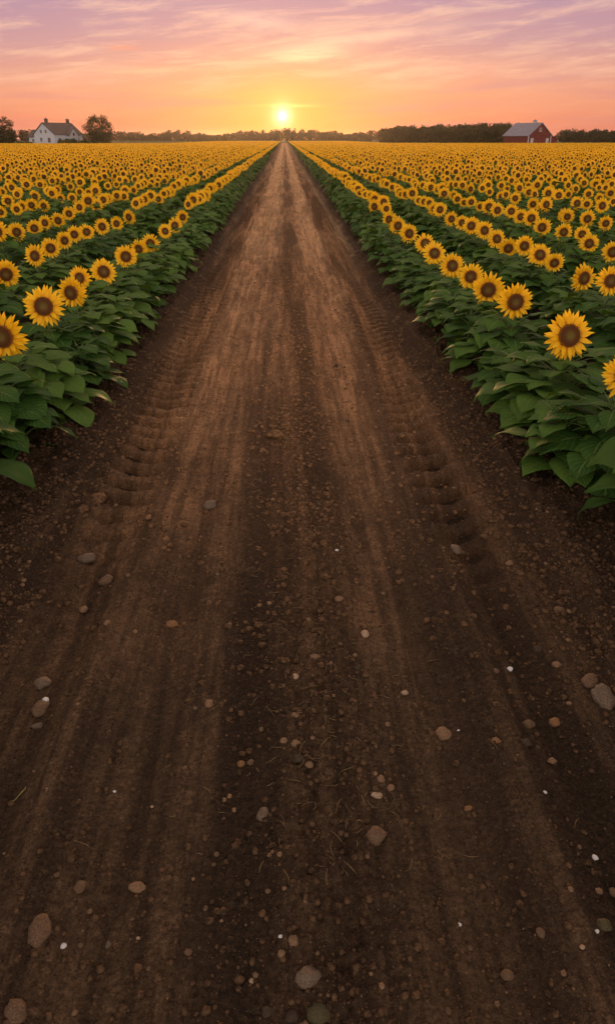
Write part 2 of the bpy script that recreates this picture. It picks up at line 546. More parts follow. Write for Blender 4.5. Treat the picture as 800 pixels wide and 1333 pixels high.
def head_meshes(k):
    """local frame: the flower faces -Y"""
    rd = 0.086
    # green back with bracts
    back = MB()
    ring = []
    prof = [(0.012, 0.060), (0.045, 0.045), (0.080, 0.018), (0.088, 0.002)]
    vs, fs = [], []
    n = 16
    for r, y in prof:
        for j in range(n):
            a = 2 * math.pi * j / n
            vs.append((r * math.cos(a), y, r * math.sin(a)))
    for i in range(len(prof) - 1):
        for j in range(n):
            fs.append((i * n + j, i * n + (j + 1) % n, (i + 1) * n + (j + 1) % n, (i + 1) * n + j))
    fs.append(tuple(range(n)))
    back.add(vs, fs, 0)
    for j in range(18):
        a = 2 * math.pi * j / 18 + rs.uniform(-.1, .1)
        L = rs.uniform(0.035, 0.055)
        ca, sa = math.cos(a), math.sin(a)
        ta, tb = -sa, ca
        w = 0.014
        r0, r1, r2 = 0.070, 0.070 + L * .6, 0.072 + L * 1.2
        P = lambda r, y, s: (ca * r + ta * s, y, sa * r + tb * s)
        back.add([P(r0, .014, -w), P(r0, .014, w), P(r1, .012, w * .7), P(r1, .012, -w * .7), P(r2, .010 + rs.uniform(0, .02), 0)], [(0, 1, 2, 3), (3, 2, 4)], 0)
    # two whorls of pointed petals
    pet = MB()
    for whorl, (cnt, y0, lift) in enumerate(((21, 0.010, 0.10), (19, 0.0, -0.05), (12, -0.004, -0.22))):
        for j in range(cnt):
            a = 2 * math.pi * (j + 0.5 * whorl) / cnt + rs.uniform(-.09, .09)
            L = (HEAD_R - rd + 0.016) * rs.uniform(0.80, 1.12) * (0.84 if whorl == 2 else 1)
            w = rs.uniform(0.015, 0.0195)
            ca, sa = math.cos(a), math.sin(a)
            ta, tb = -sa, ca
            tw = rs.uniform(-0.4, 0.4)
            bend = rs.uniform(-0.02, 0.035)
            verts, uvs, faces = [], [], []
            NS = 6
            for i in range(NS + 1):
                t = i / NS
                ww = w * (0.55 + 1.3 * t - 0.2 * t * t) if t < 0.4 else w * (1.04) * (1 - ((t - 0.4) / 0.6) ** 1.7)
                r = rd - 0.016 + L * t
                y = y0 + lift * L * t + bend * t * t * (1 if whorl != 2 else -1)
                for s in (-1, 0, 1):
                    yy = y + (0.004 * (1 if s == 0 else 0)) + tw * ww * s * 0.6 * t
                    verts.append((ca * r + ta * ww * s, yy, sa * r + tb * ww * s)); uvs.append((0.5 + 0.5 * s, t))
            for i in range(NS):
                for s in (0, 1):
                    q = i * 3 + s
                    faces.append((q, q + 1, q + 4, q + 3))
            pet.add(verts, faces, 0, uvs)
    # disc: a low dome set with spiralling florets
    dis = MB()
    rings, n = 6, 20
    vs, uvs, fs = [(0, -0.004, 0)], [(0, 0)], []
    dome = lambda r: -0.006 - 0.020 * math.sqrt(max(0, 1 - (r / rd * 0.95 - 0.62) ** 2 * 1.9)) if r < rd * 0.99 else 0.004
    for i in range(1, rings + 1):
        r = rd * i / rings
        for j in range(n):
            a = 2 * math.pi * j / n
            vs.append((r * math.cos(a), dome(r), r * math.sin(a))); uvs.append((i / rings, 0))
    vs[0] = (0, dome(0), 0)
    for j in range(n):
        fs.append((0, 1 + j, 1 + (j + 1) % n))
    for i in range(rings - 1):
        for j in range(n):
            a, b_ = 1 + i * n + j, 1 + i * n + (j + 1) % n
            fs.append((a, a + n, b_ + n, b_))
    dis.add(vs, fs, 0, uvs)
    NF = 230
    for i in range(NF):
        r = rd * 0.985 * math.sqrt((i + .5) / NF)
        a = i * 2.39996
        s = 0.0030 + 0.0014 * (r / rd)
        h = 0.004 + 0.006 * max(0, (r / rd - 0.5)) * rs.uniform(.6, 1.5)
        cx, cz, cy = r * math.cos(a), r * math.sin(a), dome(min(r, rd * .97))
        u = r / rd
        dis.add([(cx + s, cy, cz), (cx, cy, cz + s), (cx - s, cy, cz), (cx, cy, cz - s), (cx * 1.02, cy - h, cz * 1.02)],
                [(0, 4, 1), (1, 4, 2), (2, 4, 3), (3, 4, 0)], 0, [(u, 0)] * 5)
    return back.mesh("flower_head", [m_bract]), pet.mesh("ray_petals", [m_petal]), dis.mesh("seed_disc", [m_disc])


FOL = [foliage_mesh(k) for k in range(7)]
FOL_EDGE = [foliage_mesh(k, 56, 1.6) for k in range(6)]      # plants beside the path have room to spread
STEM = [stem_mesh(k) for k in range(4)]
HEAD = [head_meshes(k) for k in range(5)]


def sunflower(loc, h, s, tilt, yaw, rz, label, group, edge=False):
    """sunflower > stem, foliage, flower_head (> ray_petals, seed_disc); h = height of the flower centre, s = head size"""
    root = empty("sunflower", loc)
    tag(root, label, "sunflower", group)
    st = link("stem", rnd.choice(STEM), root); st.scale = (1, 1, h / PLANT_H)
    fo = link("foliage", rnd.choice(FOL_EDGE if edge else FOL), root); fo.rotation_euler = (0, 0, rz)
    fz = h / PLANT_H * (0.86 if edge else 1)
    fo.scale = (0.5 + 0.5 * fz, 0.5 + 0.5 * fz, fz)
    b, p, d = rnd.choice(HEAD)
    hd = link("flower_head", b, root)
    hd.location = (0, -0.03, h); hd.scale = (s, s, s)
    hd.rotation_euler = (-tilt, rnd.uniform(0, 6.28) * 0, yaw)
    pe = link("ray_petals", p, hd); pe.rotation_euler = (0, rnd.uniform(0, 6.28), 0)
    di = link("seed_disc", d, hd); di.rotation_euler = (0, rnd.uniform(0, 6.28), 0)
    return root


# simpler patterns for the mass of the field
def mid_plant(k, heads=True):
    mb = MB()
    lay = rs.uniform(0, 6.28)
    mb.tube([(0, .03, 0), (0, .03, .4), (0, .01, PLANT_H)], [.016, .013, .010], 4, 1, cap=False)
    for i in range(11):
        t = i / 10
        az = lay + i * 2.4
        L = (0.31 - 0.10 * t) * rs.uniform(.85, 1.15)
        z = 0.12 + 0.56 * t
        c, s_ = math.cos(az), math.sin(az)
        r0 = 0.14 - .05 * t
        w = L * 0.46
        dz = -L * rs.uniform(0.25, 0.8)
        P = lambda r, q, zz: (c * r - s_ * q, s_ * r + c * q, zz)
        zz = z + 0.07
        mb.add([P(0.02, 0, z), P(r0, 0, zz), P(r0 + L * .18, -w, zz + dz * .18), P(r0 + L * .3, 0, zz + dz * .10), P(r0 + L * .18, w, zz + dz * .18),
                P(r0 + L * .65, -w * .7, zz + dz * .6), P(r0 + L * .65, 0, zz + dz * .42), P(r0 + L * .65, w * .7, zz + dz * .6), P(r0 + L * .95, 0, zz + dz)],
               [(1, 2, 3), (1, 3, 4), (2, 5, 6, 3), (3, 6, 7, 4), (5, 8, 6), (6, 8, 7)], 0)
    if heads:
        head_lod(mb, 15, 12)
    return mb.tris()


def head_lod(mb, np_, nd):
    tilt = rs.gauss(0.14, 0.16); yaw = rs.gauss(0, 0.28)
    M = Matrix.Translation((0, -0.02, PLANT_H)) @ Matrix.Rotation(yaw, 4, 'Z') @ Matrix.Rotation(-tilt, 4, 'X')
    rd = 0.084
    for j in range(np_):
        a = 2 * math.pi * (j + rs.uniform(-.25, .25)) / np_
        w = math.pi / np_ * 1.25
        R1 = HEAD_R * rs.uniform(.88, 1.1)
        y = rs.uniform(-.012, .015)
        C = lambda r, an, yy: M @ Vector((r * math.cos(an), yy, r * math.sin(an)))
        mb.add([C(rd * .8, a, -.002), C(HEAD_R * .66, a - w, y), C(R1, a + rs.uniform(-.1, .1), y * 2), C(HEAD_R * .66, a + w, y)], [(0, 1, 2, 3)], 2)
    vs = [M @ Vector((0, -.014, 0))]
    for r, y in ((rd * .6, -.022), (rd, -.003)):
        for j in range(nd):
            a = 2 * math.pi * j / nd
            vs.append(M @ Vector((r * math.cos(a), y, r * math.sin(a))))
    fs = [(0, 1 + j, 1 + (j + 1) % nd) for j in range(nd)] + [(1 + j, 1 + nd + j, 1 + nd + (j + 1) % nd, 1 + (j + 1) % nd) for j in range(nd)]
    mb.add(vs, fs, 3)


def far_plant(k):
    mb = MB()
    for i in range(4):
        az = i * 1.57 + rs.uniform(0, 1)
        c, s_ = math.cos(az), math.sin(az)
        L = rs.uniform(.3, .45); z = rs.uniform(.35, .62)
        w = .17
        P = lambda r, q, zz: (c * r - s_ * q, s_ * r + c * q, zz)
        mb.add([P(0, 0, z), P(L * .5, -w, z), P(L, 0, z - .22), P(L * .5, w, z)], [(0, 1, 2, 3)], 0)
    head_lod(mb, 8, 6)
    return mb.tris()


# ------------------------------------------------------------------ where the plants stand
ROW0, PITCHX = 2.27, 1.2


def field_end(x):
    if x < -34: return 233.0
    if x > 32: return 248.0
    return 430.0


hand = {  # flower centres read off the photograph: (row, px, py, diameter px)
    (1, 1): [(815, 489, 66), (740, 437, 66), (670, 393, 49), (635, 377, 44), (612, 360, 35), (588, 346, 34), (565, 330, 32), (553, 317, 28), (532, 304, 26), (517, 300, 24), (506, 292, 22)],
    (1, 2): [(794, 366, 40), (759, 362, 38), (721, 342, 25), (702, 332, 32), (682, 320, 27), (661, 323, 27), (646, 311, 26), (630, 300, 25), (613, 294, 24), (601, 290, 20), (587, 285, 20)],
    (1, 3): [(797, 328, 30), (766, 317, 27), (733, 302, 24), (757, 305, 20), (705, 296, 25), (691, 284, 23), (677, 282, 20), (665, 275, 20)],
    (-1, 1): [(3, 438, 66), (57, 399, 54), (93, 381, 42), (104, 362, 28), (135, 354, 36), (164, 334, 31), (181, 324, 25), (196, 317, 26), (215, 301, 20), (228, 295, 22), (238, 288, 19)],
    (-1, 2): [(8, 357, 38), (46, 333, 30), (66, 323, 27), (84, 313, 24), (97, 305, 22), (113, 302, 22), (133, 295, 22), (152, 291, 19), (168, 283, 20)],
    (-1, 3): [(22, 302, 25), (45, 297, 22), (59, 290, 20), (76, 287, 21), (90, 278, 19)],
}
plants = []        # (x, y, h, s, row signed, order)
for sgn in (-1, 1):
    for row in range(1, 175):
        X = sgn * (ROW0 + PITCHX * (row - 1))
        y = 0.0
        hl = hand.get((sgn, row))
        if hl:
            for px, py, dpx in hl:
                x = X + rnd.uniform(-.05, .05)
                p = on_x(px, py, x)
                zc = project(p)[2]
                h = min(max(p.z, 0.62), 1.02)
                plants.append([x, p.y + 0.03, h, min(max(dpx * zc / F / (2 * HEAD_R), .72), 1.18), sgn * row])
                y = max(y, p.y)
            y0 = min(q[1] for q in plants if q[4] == sgn * row)
            yy = y0
            while yy > 0.4:                          # the row goes on out of the picture
                yy -= rnd.uniform(0.75, 0.95)
                plants.append([X + rnd.uniform(-.05, .05), yy, rnd.uniform(.74, .86), rnd.uniform(.9, 1.08), sgn * row])
            y += 0.2
        else:
            y = max(0.8, (abs(X) - 11) / 0.66)
        while y < field_end(X):
            if y > 160 and abs(X) > 0.60 * y + 12: break
            step = (0.80 if row <= 3 else (0.92 if y < 70 else 0.76)) + (0.05 if y > 120 else 0)
            y += step * rnd.uniform(0.7, 1.3)
            jit = 0.06 if row <= 3 else min(0.30, 0.06 + 0.02 * row)
            plants.append([X + rnd.uniform(-jit, jit), y, rnd.gauss(.80, .05), rnd.uniform(.70, 1.04), sgn * row])
PL = np.array(plants)
PL = PL[PL[:, 1] > -2.5]
hx, hy, hz = project(np.stack([PL[:, 0], PL[:, 1], PL[:, 2]], 1))
bx_, by_, bz_ = project(np.stack([PL[:, 0], PL[:, 1], PL[:, 2] * .4], 1))
mg = 0.42 * F / np.maximum(hz, .3)
vis = (hz > 1.0) & (hx > -mg * .9) & (hx < IMW + mg * .9) & (by_ > 150) & (by_ < IMH + 100)
dist = np.hypot(PL[:, 0], PL[:, 1])
dist_vis = np.where(vis, dist, 1e9)
order = np.argsort(dist_vis)
N_IND = 300
ind = np.zeros(len(PL), bool); ind[order[:N_IND]] = True
print("plants", len(PL), "individual to", dist_vis[order[N_IND - 1]])

ORD = ["first", "second", "third", "fourth", "fifth", "sixth", "seventh", "eighth", "ninth", "tenth", "eleventh", "twelfth", "thirteenth", "fourteenth",
       "fifteenth", "sixteenth", "seventeenth", "eighteenth", "nineteenth", "twentieth", "twenty-first", "twenty-second", "twenty-third", "twenty-fourth", "twenty-fifth",
       "twenty-sixth", "twenty-seventh", "twenty-eighth", "twenty-ninth", "thirtieth", "thirty-first", "thirty-second", "thirty-third", "thirty-fourth", "thirty-fifth"]
for sr in sorted(set(PL[:, 4])):
    ids = [i for i in np.where((PL[:, 4] == sr) & ind)[0]]
    if not ids: continue
    ids.sort(key=lambda i: PL[i, 1])
    sd = "right" if sr > 0 else "left"
    rn = ORD[int(abs(sr)) - 1]
    shown = [i for i in ids if 4 < hx[i] < IMW - 4 and hy[i] < IMH]
    ids = [i for i in ids if i not in shown] + shown
    n_cut = len(ids) - len(shown)
    for k, i in enumerate(ids):
        x, y, h, s, _ = PL[i]
        k -= n_cut
        face = math.atan2(x, y)
        yaw = -face * (0.55 if y < 12 else 0.3) + rnd.gauss(0, .24)
        tilt = math.atan2(CAM_H - h, y) * 0.65 + rnd.gauss(.02, .12)
        if k < 0:
            lab = "sunflower cut off by the %s edge, %s row from the path" % (sd, rn)
            if n_cut > 1: lab = ORD[k + n_cut] + " " + lab
        elif k == 0:
            lab = "front sunflower of the %s row %s of the dirt path" % (rn, sd)
        else:
            lab = "%s sunflower from the front in the %s row %s of the path" % (ORD[k], rn, sd)
        sunflower((x, y, 0.0), h, s, tilt, yaw, rnd.uniform(0, 6.28), lab, "sunflowers in the %s row %s of the dirt path" % (rn, sd), abs(sr) <= 2 and y > 4.4)

# leafy plants without a bloom that close the wall of leaves along the path
SHORT = [foliage_mesh(k, 26, 1.0) for k in range(5)]
extra_far = []
for sgn in (-1, 1):
    y, k = (5.25 if sgn < 0 else 4.75), 0
    while y < 95:
        x = sgn * (2.00 + rnd.uniform(-.07, .07))
        if y < 27:
            sd = "right" if sgn > 0 else "left"
            t_ = empty("leafy_plant", (x, y, -.01))
            tag(t_, "flowerless leafy plant at the path's %s edge, %s from the front" % (sd, ORD[k]), "leafy plant", "flowerless plants along the %s edge of the path" % sd)
            f_ = rnd.uniform(.70, .88)
            q_ = link("stem", rnd.choice(STEM), t_); q_.scale = (.8, .8, f_ * .86)
            q_ = link("foliage", rnd.choice(SHORT), t_); q_.scale = (.88, .88, f_); q_.rotation_euler = (0, 0, rnd.uniform(0, 6.28))
            k += 1
        else:
            extra_far.append((x, y, rnd.uniform(.75, .92)))
        y += rnd.uniform(.62, .92) if y < 27 else rnd.uniform(.7, .95)

rest = PL[~ind]
dr = np.hypot(rest[:, 0], rest[:, 1])
parts = []
mids = [mid_plant(k) for k in range(16)]
fars = [far_plant(k) for k in range(12)]
def mesh_tris(me, M, mat):
    me.calc_loop_triangles()
    V_ = np.empty(len(me.vertices) * 3, np.float32); me.vertices.foreach_get("co", V_); V_ = V_.reshape(-1, 3)
    T_ = np.empty(len(me.loop_triangles) * 3, np.int32); me.loop_triangles.foreach_get("vertices", T_)
    P_ = np.empty(len(me.loop_triangles), np.int32); me.loop_triangles.foreach_get("material_index", P_)
    A = np.array(M)
    return V_ @ A[:3, :3].T + A[:3, 3], T_.reshape(-1, 3).astype(np.int64), (P_ if mat is None else np.full(len(P_), mat, np.int32))


closeups = []
for k in range(6):                         # full detail for the few plants standing just outside the picture
    Hm = Matrix.Translation((0, -.03, PLANT_H)) @ Matrix.Rotation(rs.uniform(-.3, .3), 4, 'Z') @ Matrix.Rotation(-rs.uniform(.05, .3), 4, 'X')
    b3 = HEAD[k % 5]
    closeups.append(join([mesh_tris(STEM[k % 4], Matrix(), 1), mesh_tris(FOL[k], Matrix(), None), mesh_tris(b3[0], Hm, 1), mesh_tris(b3[1], Hm, 2), mesh_tris(b3[2], Hm, 3)]))
near = dr < 75
close = dr < 13
print("close stuff plants", close.sum())
for grp, temps, rot in ((close, closeups, 0.3), (near & ~close, mids, 0.35), (~near, fars, 0.25)):
    sub = rest[grp]
    pick = rng.integers(0, len(temps), len(sub))
    for k, tmp in enumerate(temps):
        q = sub[pick == k]
        if not len(q): continue
        M = xf(np.stack([q[:, 0], q[:, 1], np.zeros(len(q))], 1), rng.uniform(-rot, rot, len(q)), q[:, 2] / PLANT_H)
        parts.append(repeat(tmp, M))
ef = np.array(extra_far)
for k in range(4):
    q = ef[k::4]
    parts.append(repeat(mid_plant(k, False), xf(np.stack([q[:, 0], q[:, 1], q[:, 0] * 0], 1), rng.uniform(0, 6, len(q)), q[:, 2])))
V, T, M_ = join(parts)
sf = link("sunflower_field", np_mesh("sunflower_field", V, T, [m_leaf_far, m_stem, m_petal_far, m_disc_far], M_, smooth=False))
tag(sf, "dense golden mass of sunflowers filling the field towards the horizon", "sunflower field", kind="stuff")
print("field tris", len(T))

# ------------------------------------------------------------------ ground and dirt path
def path_height(X, Y, detail=True):
    wob = 0.12 * vnoise(X * 0.4, Y * 0.35, 3)
    x = X + wob * 0.8
    g_ = lambda c, w: np.exp(-((x - c) / w) ** 2)
    z = 0.020 * g_(0.08, .22) - 0.030 * g_(-.62, .26) - 0.030 * g_(.52, .22) + 0.016 * g_(-.27, .08) + 0.012 * g_(.80, .08)
    z = z - 0.040 * g_(-1.18, .20) - 0.040 * g_(1.10, .18) + 0.025 * g_(-.93, .09) + 0.02 * g_(.88, .07)
    ax = np.abs(x)
    bank = np.clip((ax - 1.36) / 0.30, 0, 1); bank = bank * bank * (3 - 2 * bank)
    z = z + 0.085 * bank
    lon = fbm(X * 3.4, Y * 0.12, 40, 3)
    z = z + 0.060 * lon * (1 - bank) + 0.006 * fbm(X * 14.0, Y * 0.5, 44, 2)
    loose = np.clip(0.25 + bank + np.exp(-((x - .1) / .22) ** 2) * 0.8 + np.exp(-((x + 1.18) / .25) ** 2) * .25 + np.exp(-((x - 1.10) / .22) ** 2) * .25
                    + 0.6 * vnoise(X * .8, Y * .5, 77), 0.1, 1.2)
    z = z + loose * (0.040 * fbm(X * 3.2, Y * 2.6, 50, 2) + 0.028 * fbm(X * 10, Y * 9, 55, 2) * (0.4 + loose))
    # tyre lugs pressed into the two outer tracks
    for c, wd, sg in ((-1.18, .21, 1), (1.10, .19, -1)):
        d = (x - c) / wd
        msk = np.clip(1.3 - np.abs(d), 0, 1) ** .6 * (np.abs(d) < 1.3)
        ph = (Y + sg * d * 0.11) / 0.25 + 0.6 * vnoise(X * 2.2, Y * 1.3, 9)
        lug = 0.35 - 1.9 * np.clip((np.sin(2 * np.pi * ph) + .05) / .55, 0, 1)
        amt = np.clip(0.70 + 1.2 * vnoise(X * .7 + 5, Y * .45, 21) + 0.35 * vnoise(X * 5 + 5, Y * 3.1, 23), 0.10, 1) * np.clip((Y - 2.8) / 2.2, 0, 1)
        z = z + 0.046 * lug * msk * amt 
    if detail:
        z = z + 0.017 * (loose + .15) * fbm(X * 38, Y * 36, 60, 2) + 0.0060 * fbm(X * 110, Y * 105, 66, 2)
    edge = np.clip((np.abs(X) - 2.35) / 0.35, 0, 1)
    return z - 0.19 * edge


ys = [0.55]
while ys[-1] < 432:
    ys.append(ys[-1] * 1.0036 + (0.0 if ys[-1] > 2 else 0.002))
ys = np.array(ys)
xs = np.concatenate([np.linspace(-2.7, -2.0, 36)[:-1], np.linspace(-2.0, 2.0, 560), np.linspace(2.0, 2.7, 36)[1:]])
GX, GY = np.meshgrid(xs, ys)
fade = np.clip(1 - (GY - 20) / 40, 0, 1)
GZ = path_height(GX, GY)
V = np.stack([GX, GY, GZ], -1).reshape(-1, 3)
nx, ny = len(xs), len(ys)
I = (np.arange(ny - 1)[:, None] * nx + np.arange(nx - 1)[None]).ravel()
Q = np.stack([I, I + 1, I + nx + 1, I + nx], 1)
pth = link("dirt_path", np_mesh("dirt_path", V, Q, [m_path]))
tag(pth, "brown dirt path with wheel ruts and tyre tread marks", "path", kind="structure")

mb = MB(); mb.add([(-1500, -60, -0.08), (1500, -60, -0.08), (1500, 1900, -0.08), (-1500, 1900, -0.08)], [(0, 1, 2, 3)])
tag(mb.obj("ground", m_soil), "bare brown soil under the sunflower rows", "ground", kind="structure")


def path_z(x, y):
    return float(path_height(np.array([x]), np.array([y]))[0])


# crumbs of soil and grit lying on the path
def lump(seed, sub=1, flat=0.7):
    import bmesh
    bm = bmesh.new()
    bmesh.ops.create_icosphere(bm, subdivisions=sub, radius=1)
    r_ = random.Random(seed)
    ax = Vector((r_.uniform(.75, 1.25), r_.uniform(.75, 1.25), flat * r_.uniform(.8, 1.15)))
    off = [Vector((r_.uniform(-1, 1), r_.uniform(-1, 1), r_.uniform(-1, 1))).normalized() for _ in range(9)]
    am = [r_.uniform(.0, .22) for _ in range(9)]
    for v in bm.verts:
        n = v.co.normalized()
        k = 1 + sum(a * (max(0, n.dot(o)) ** 3 - .15) for a, o in zip(am, off))
        for o in off[:3]:                          # a few flattened facets
            d_ = n.dot(o)
            if d_ > .75: k *= .75 / d_
        v.co = Vector((n.x * ax.x, n.y * ax.y, n.z * ax.z)) * k
    vs = [tuple(v.co) for v in bm.verts]; fs = [tuple(v.index for v in f.verts) for f in bm.faces]
    bm.free()
    return vs, fs


def lump_tris(seed):
    vs, fs = lump(seed, 1, .75)
    vs = [(a, b_, c) for a, b_, c in vs]
    return np.array(vs, np.float32), np.array(fs, np.int64), np.zeros(len(fs), np.int32)


m_clod, nt, b = new_mat("soil_crumb"); g = NT(nt)
P = g.n('ShaderNodeNewGeometry').outputs['Position']; xyz = g.sep(P)
lit_fac = g.math('MULTIPLY', g.remap(xyz[1], 1.6, 8.5, 0, 1), g.remap(g.math('ABSOLUTE', xyz[0]), 1.6, 1.02, .16, 1))  # light falloff painted into the crumbs as on the path, paler with distance
g.l(g.mix(g.remap(g.noise(P, 45, 3, .6), .35, .65), g.mix(lit_fac, (0.034, 0.021, 0.011), (0.14, 0.078, 0.038)), g.mix(lit_fac, (0.105, 0.064, 0.035), (0.33, 0.19, 0.095))), b.inputs['Base Color'])
b.inputs['Roughness'].default_value = .95; b.inputs['Specular IOR Level'].default_value = .2
m_grit = simple("tan_grit", (0.135, 0.088, 0.050), 0.85, 0.5, 7, spec=0.3)
N = 105000
yy = 0.7 * np.exp(rng.uniform(0, math.log(16 / .7), N * 2))
xx = rng.uniform(-2.1, 2.1, N * 2)
prob = 0.25 + 0.75 * np.exp(-((xx - .12) / .24) ** 2) + 0.7 * (np.abs(xx) > 1.35) - 0.15 * np.exp(-((np.abs(xx) - 1.14) / .2) ** 2)
prob *= 0.35 + 1.5 * np.clip(fbm(xx * 1.6, yy * 1.4, 90, 2) + .4, 0, 1)
ok = rng.uniform(0, 1, N * 2) < prob * .8
xx, yy = xx[ok][:N], yy[ok][:N]
px_, py_, pz_ = project(np.stack([xx, yy, yy * 0], 1))
ok = (px_ > -120) & (px_ < 920)
xx, yy = xx[ok], yy[ok]
zz = path_height(xx, yy)
sz = np.clip(0.0022 * np.exp(rng.exponential(.62, len(xx))), 0, 0.019) * np.clip(yy / 2.5, .8, 1.35)
kinds = rng.integers(0, 10, len(xx))
parts = []
for k in range(10):
    s_ = kinds == k
    t = lump_tris(100 + k)
    t = (t[0], t[1], t[2] + (1 if k >= 9 else 0))
    parts.append(repeat(t, xf(np.stack([xx[s_], yy[s_], zz[s_] + sz[s_] * .05], 1), rng.uniform(0, 6.28, s_.sum()), sz[s_] * (.8 if k >= 8 else 1))))
V, T, M_ = join(parts)
gr = link("gravel", np_mesh("gravel", V, T, [m_clod, m_grit], M_, smooth=False))
tag(gr, "loose crumbs of soil and fine gravel strewn over the path", "gravel", kind="stuff")
print("gravel tris", len(T))

# ------------------------------------------------------------------ stones lying on the path
def stone_mat(name, col, var=.3): return simple(name, col, 0.78, var, 22, 0.002, 0.3, coord='Generated')


def stone_material(name, col, dirt=.5):
    """weathered stone with soil clinging to it, most in the hollows and near the ground"""
    m, nt, b = new_mat(name); g = NT(nt)
    tc = g.n('ShaderNodeTexCoord')
    n1 = g.noise(tc.outputs['Generated'], 3.0, 5, .65); n2 = g.noise(tc.outputs['Generated'], 14.0, 4, .65)
    c = g.mix(g.remap(n2, .35, .65), tuple(k * .62 for k in col), tuple(min(1, k * 1.25) for k in col))
    zc = g.sep(tc.outputs['Generated'])[2]
    dm_ = g.math('ADD', g.math('MULTIPLY', n1, 1.0), g.math('MULTIPLY', zc, -.35))
    c = g.mix(g.math('MULTIPLY', g.remap(dm_, .18, .42), dirt), c, (0.055, 0.034, 0.018))
    g.l(c, b.inputs['Base Color'])
    b.inputs['Roughness'].default_value = .8; b.inputs['Specular IOR Level'].default_value = .3
    g.l(g.bump(n2, .8, .004), b.inputs['Normal'])
    return m


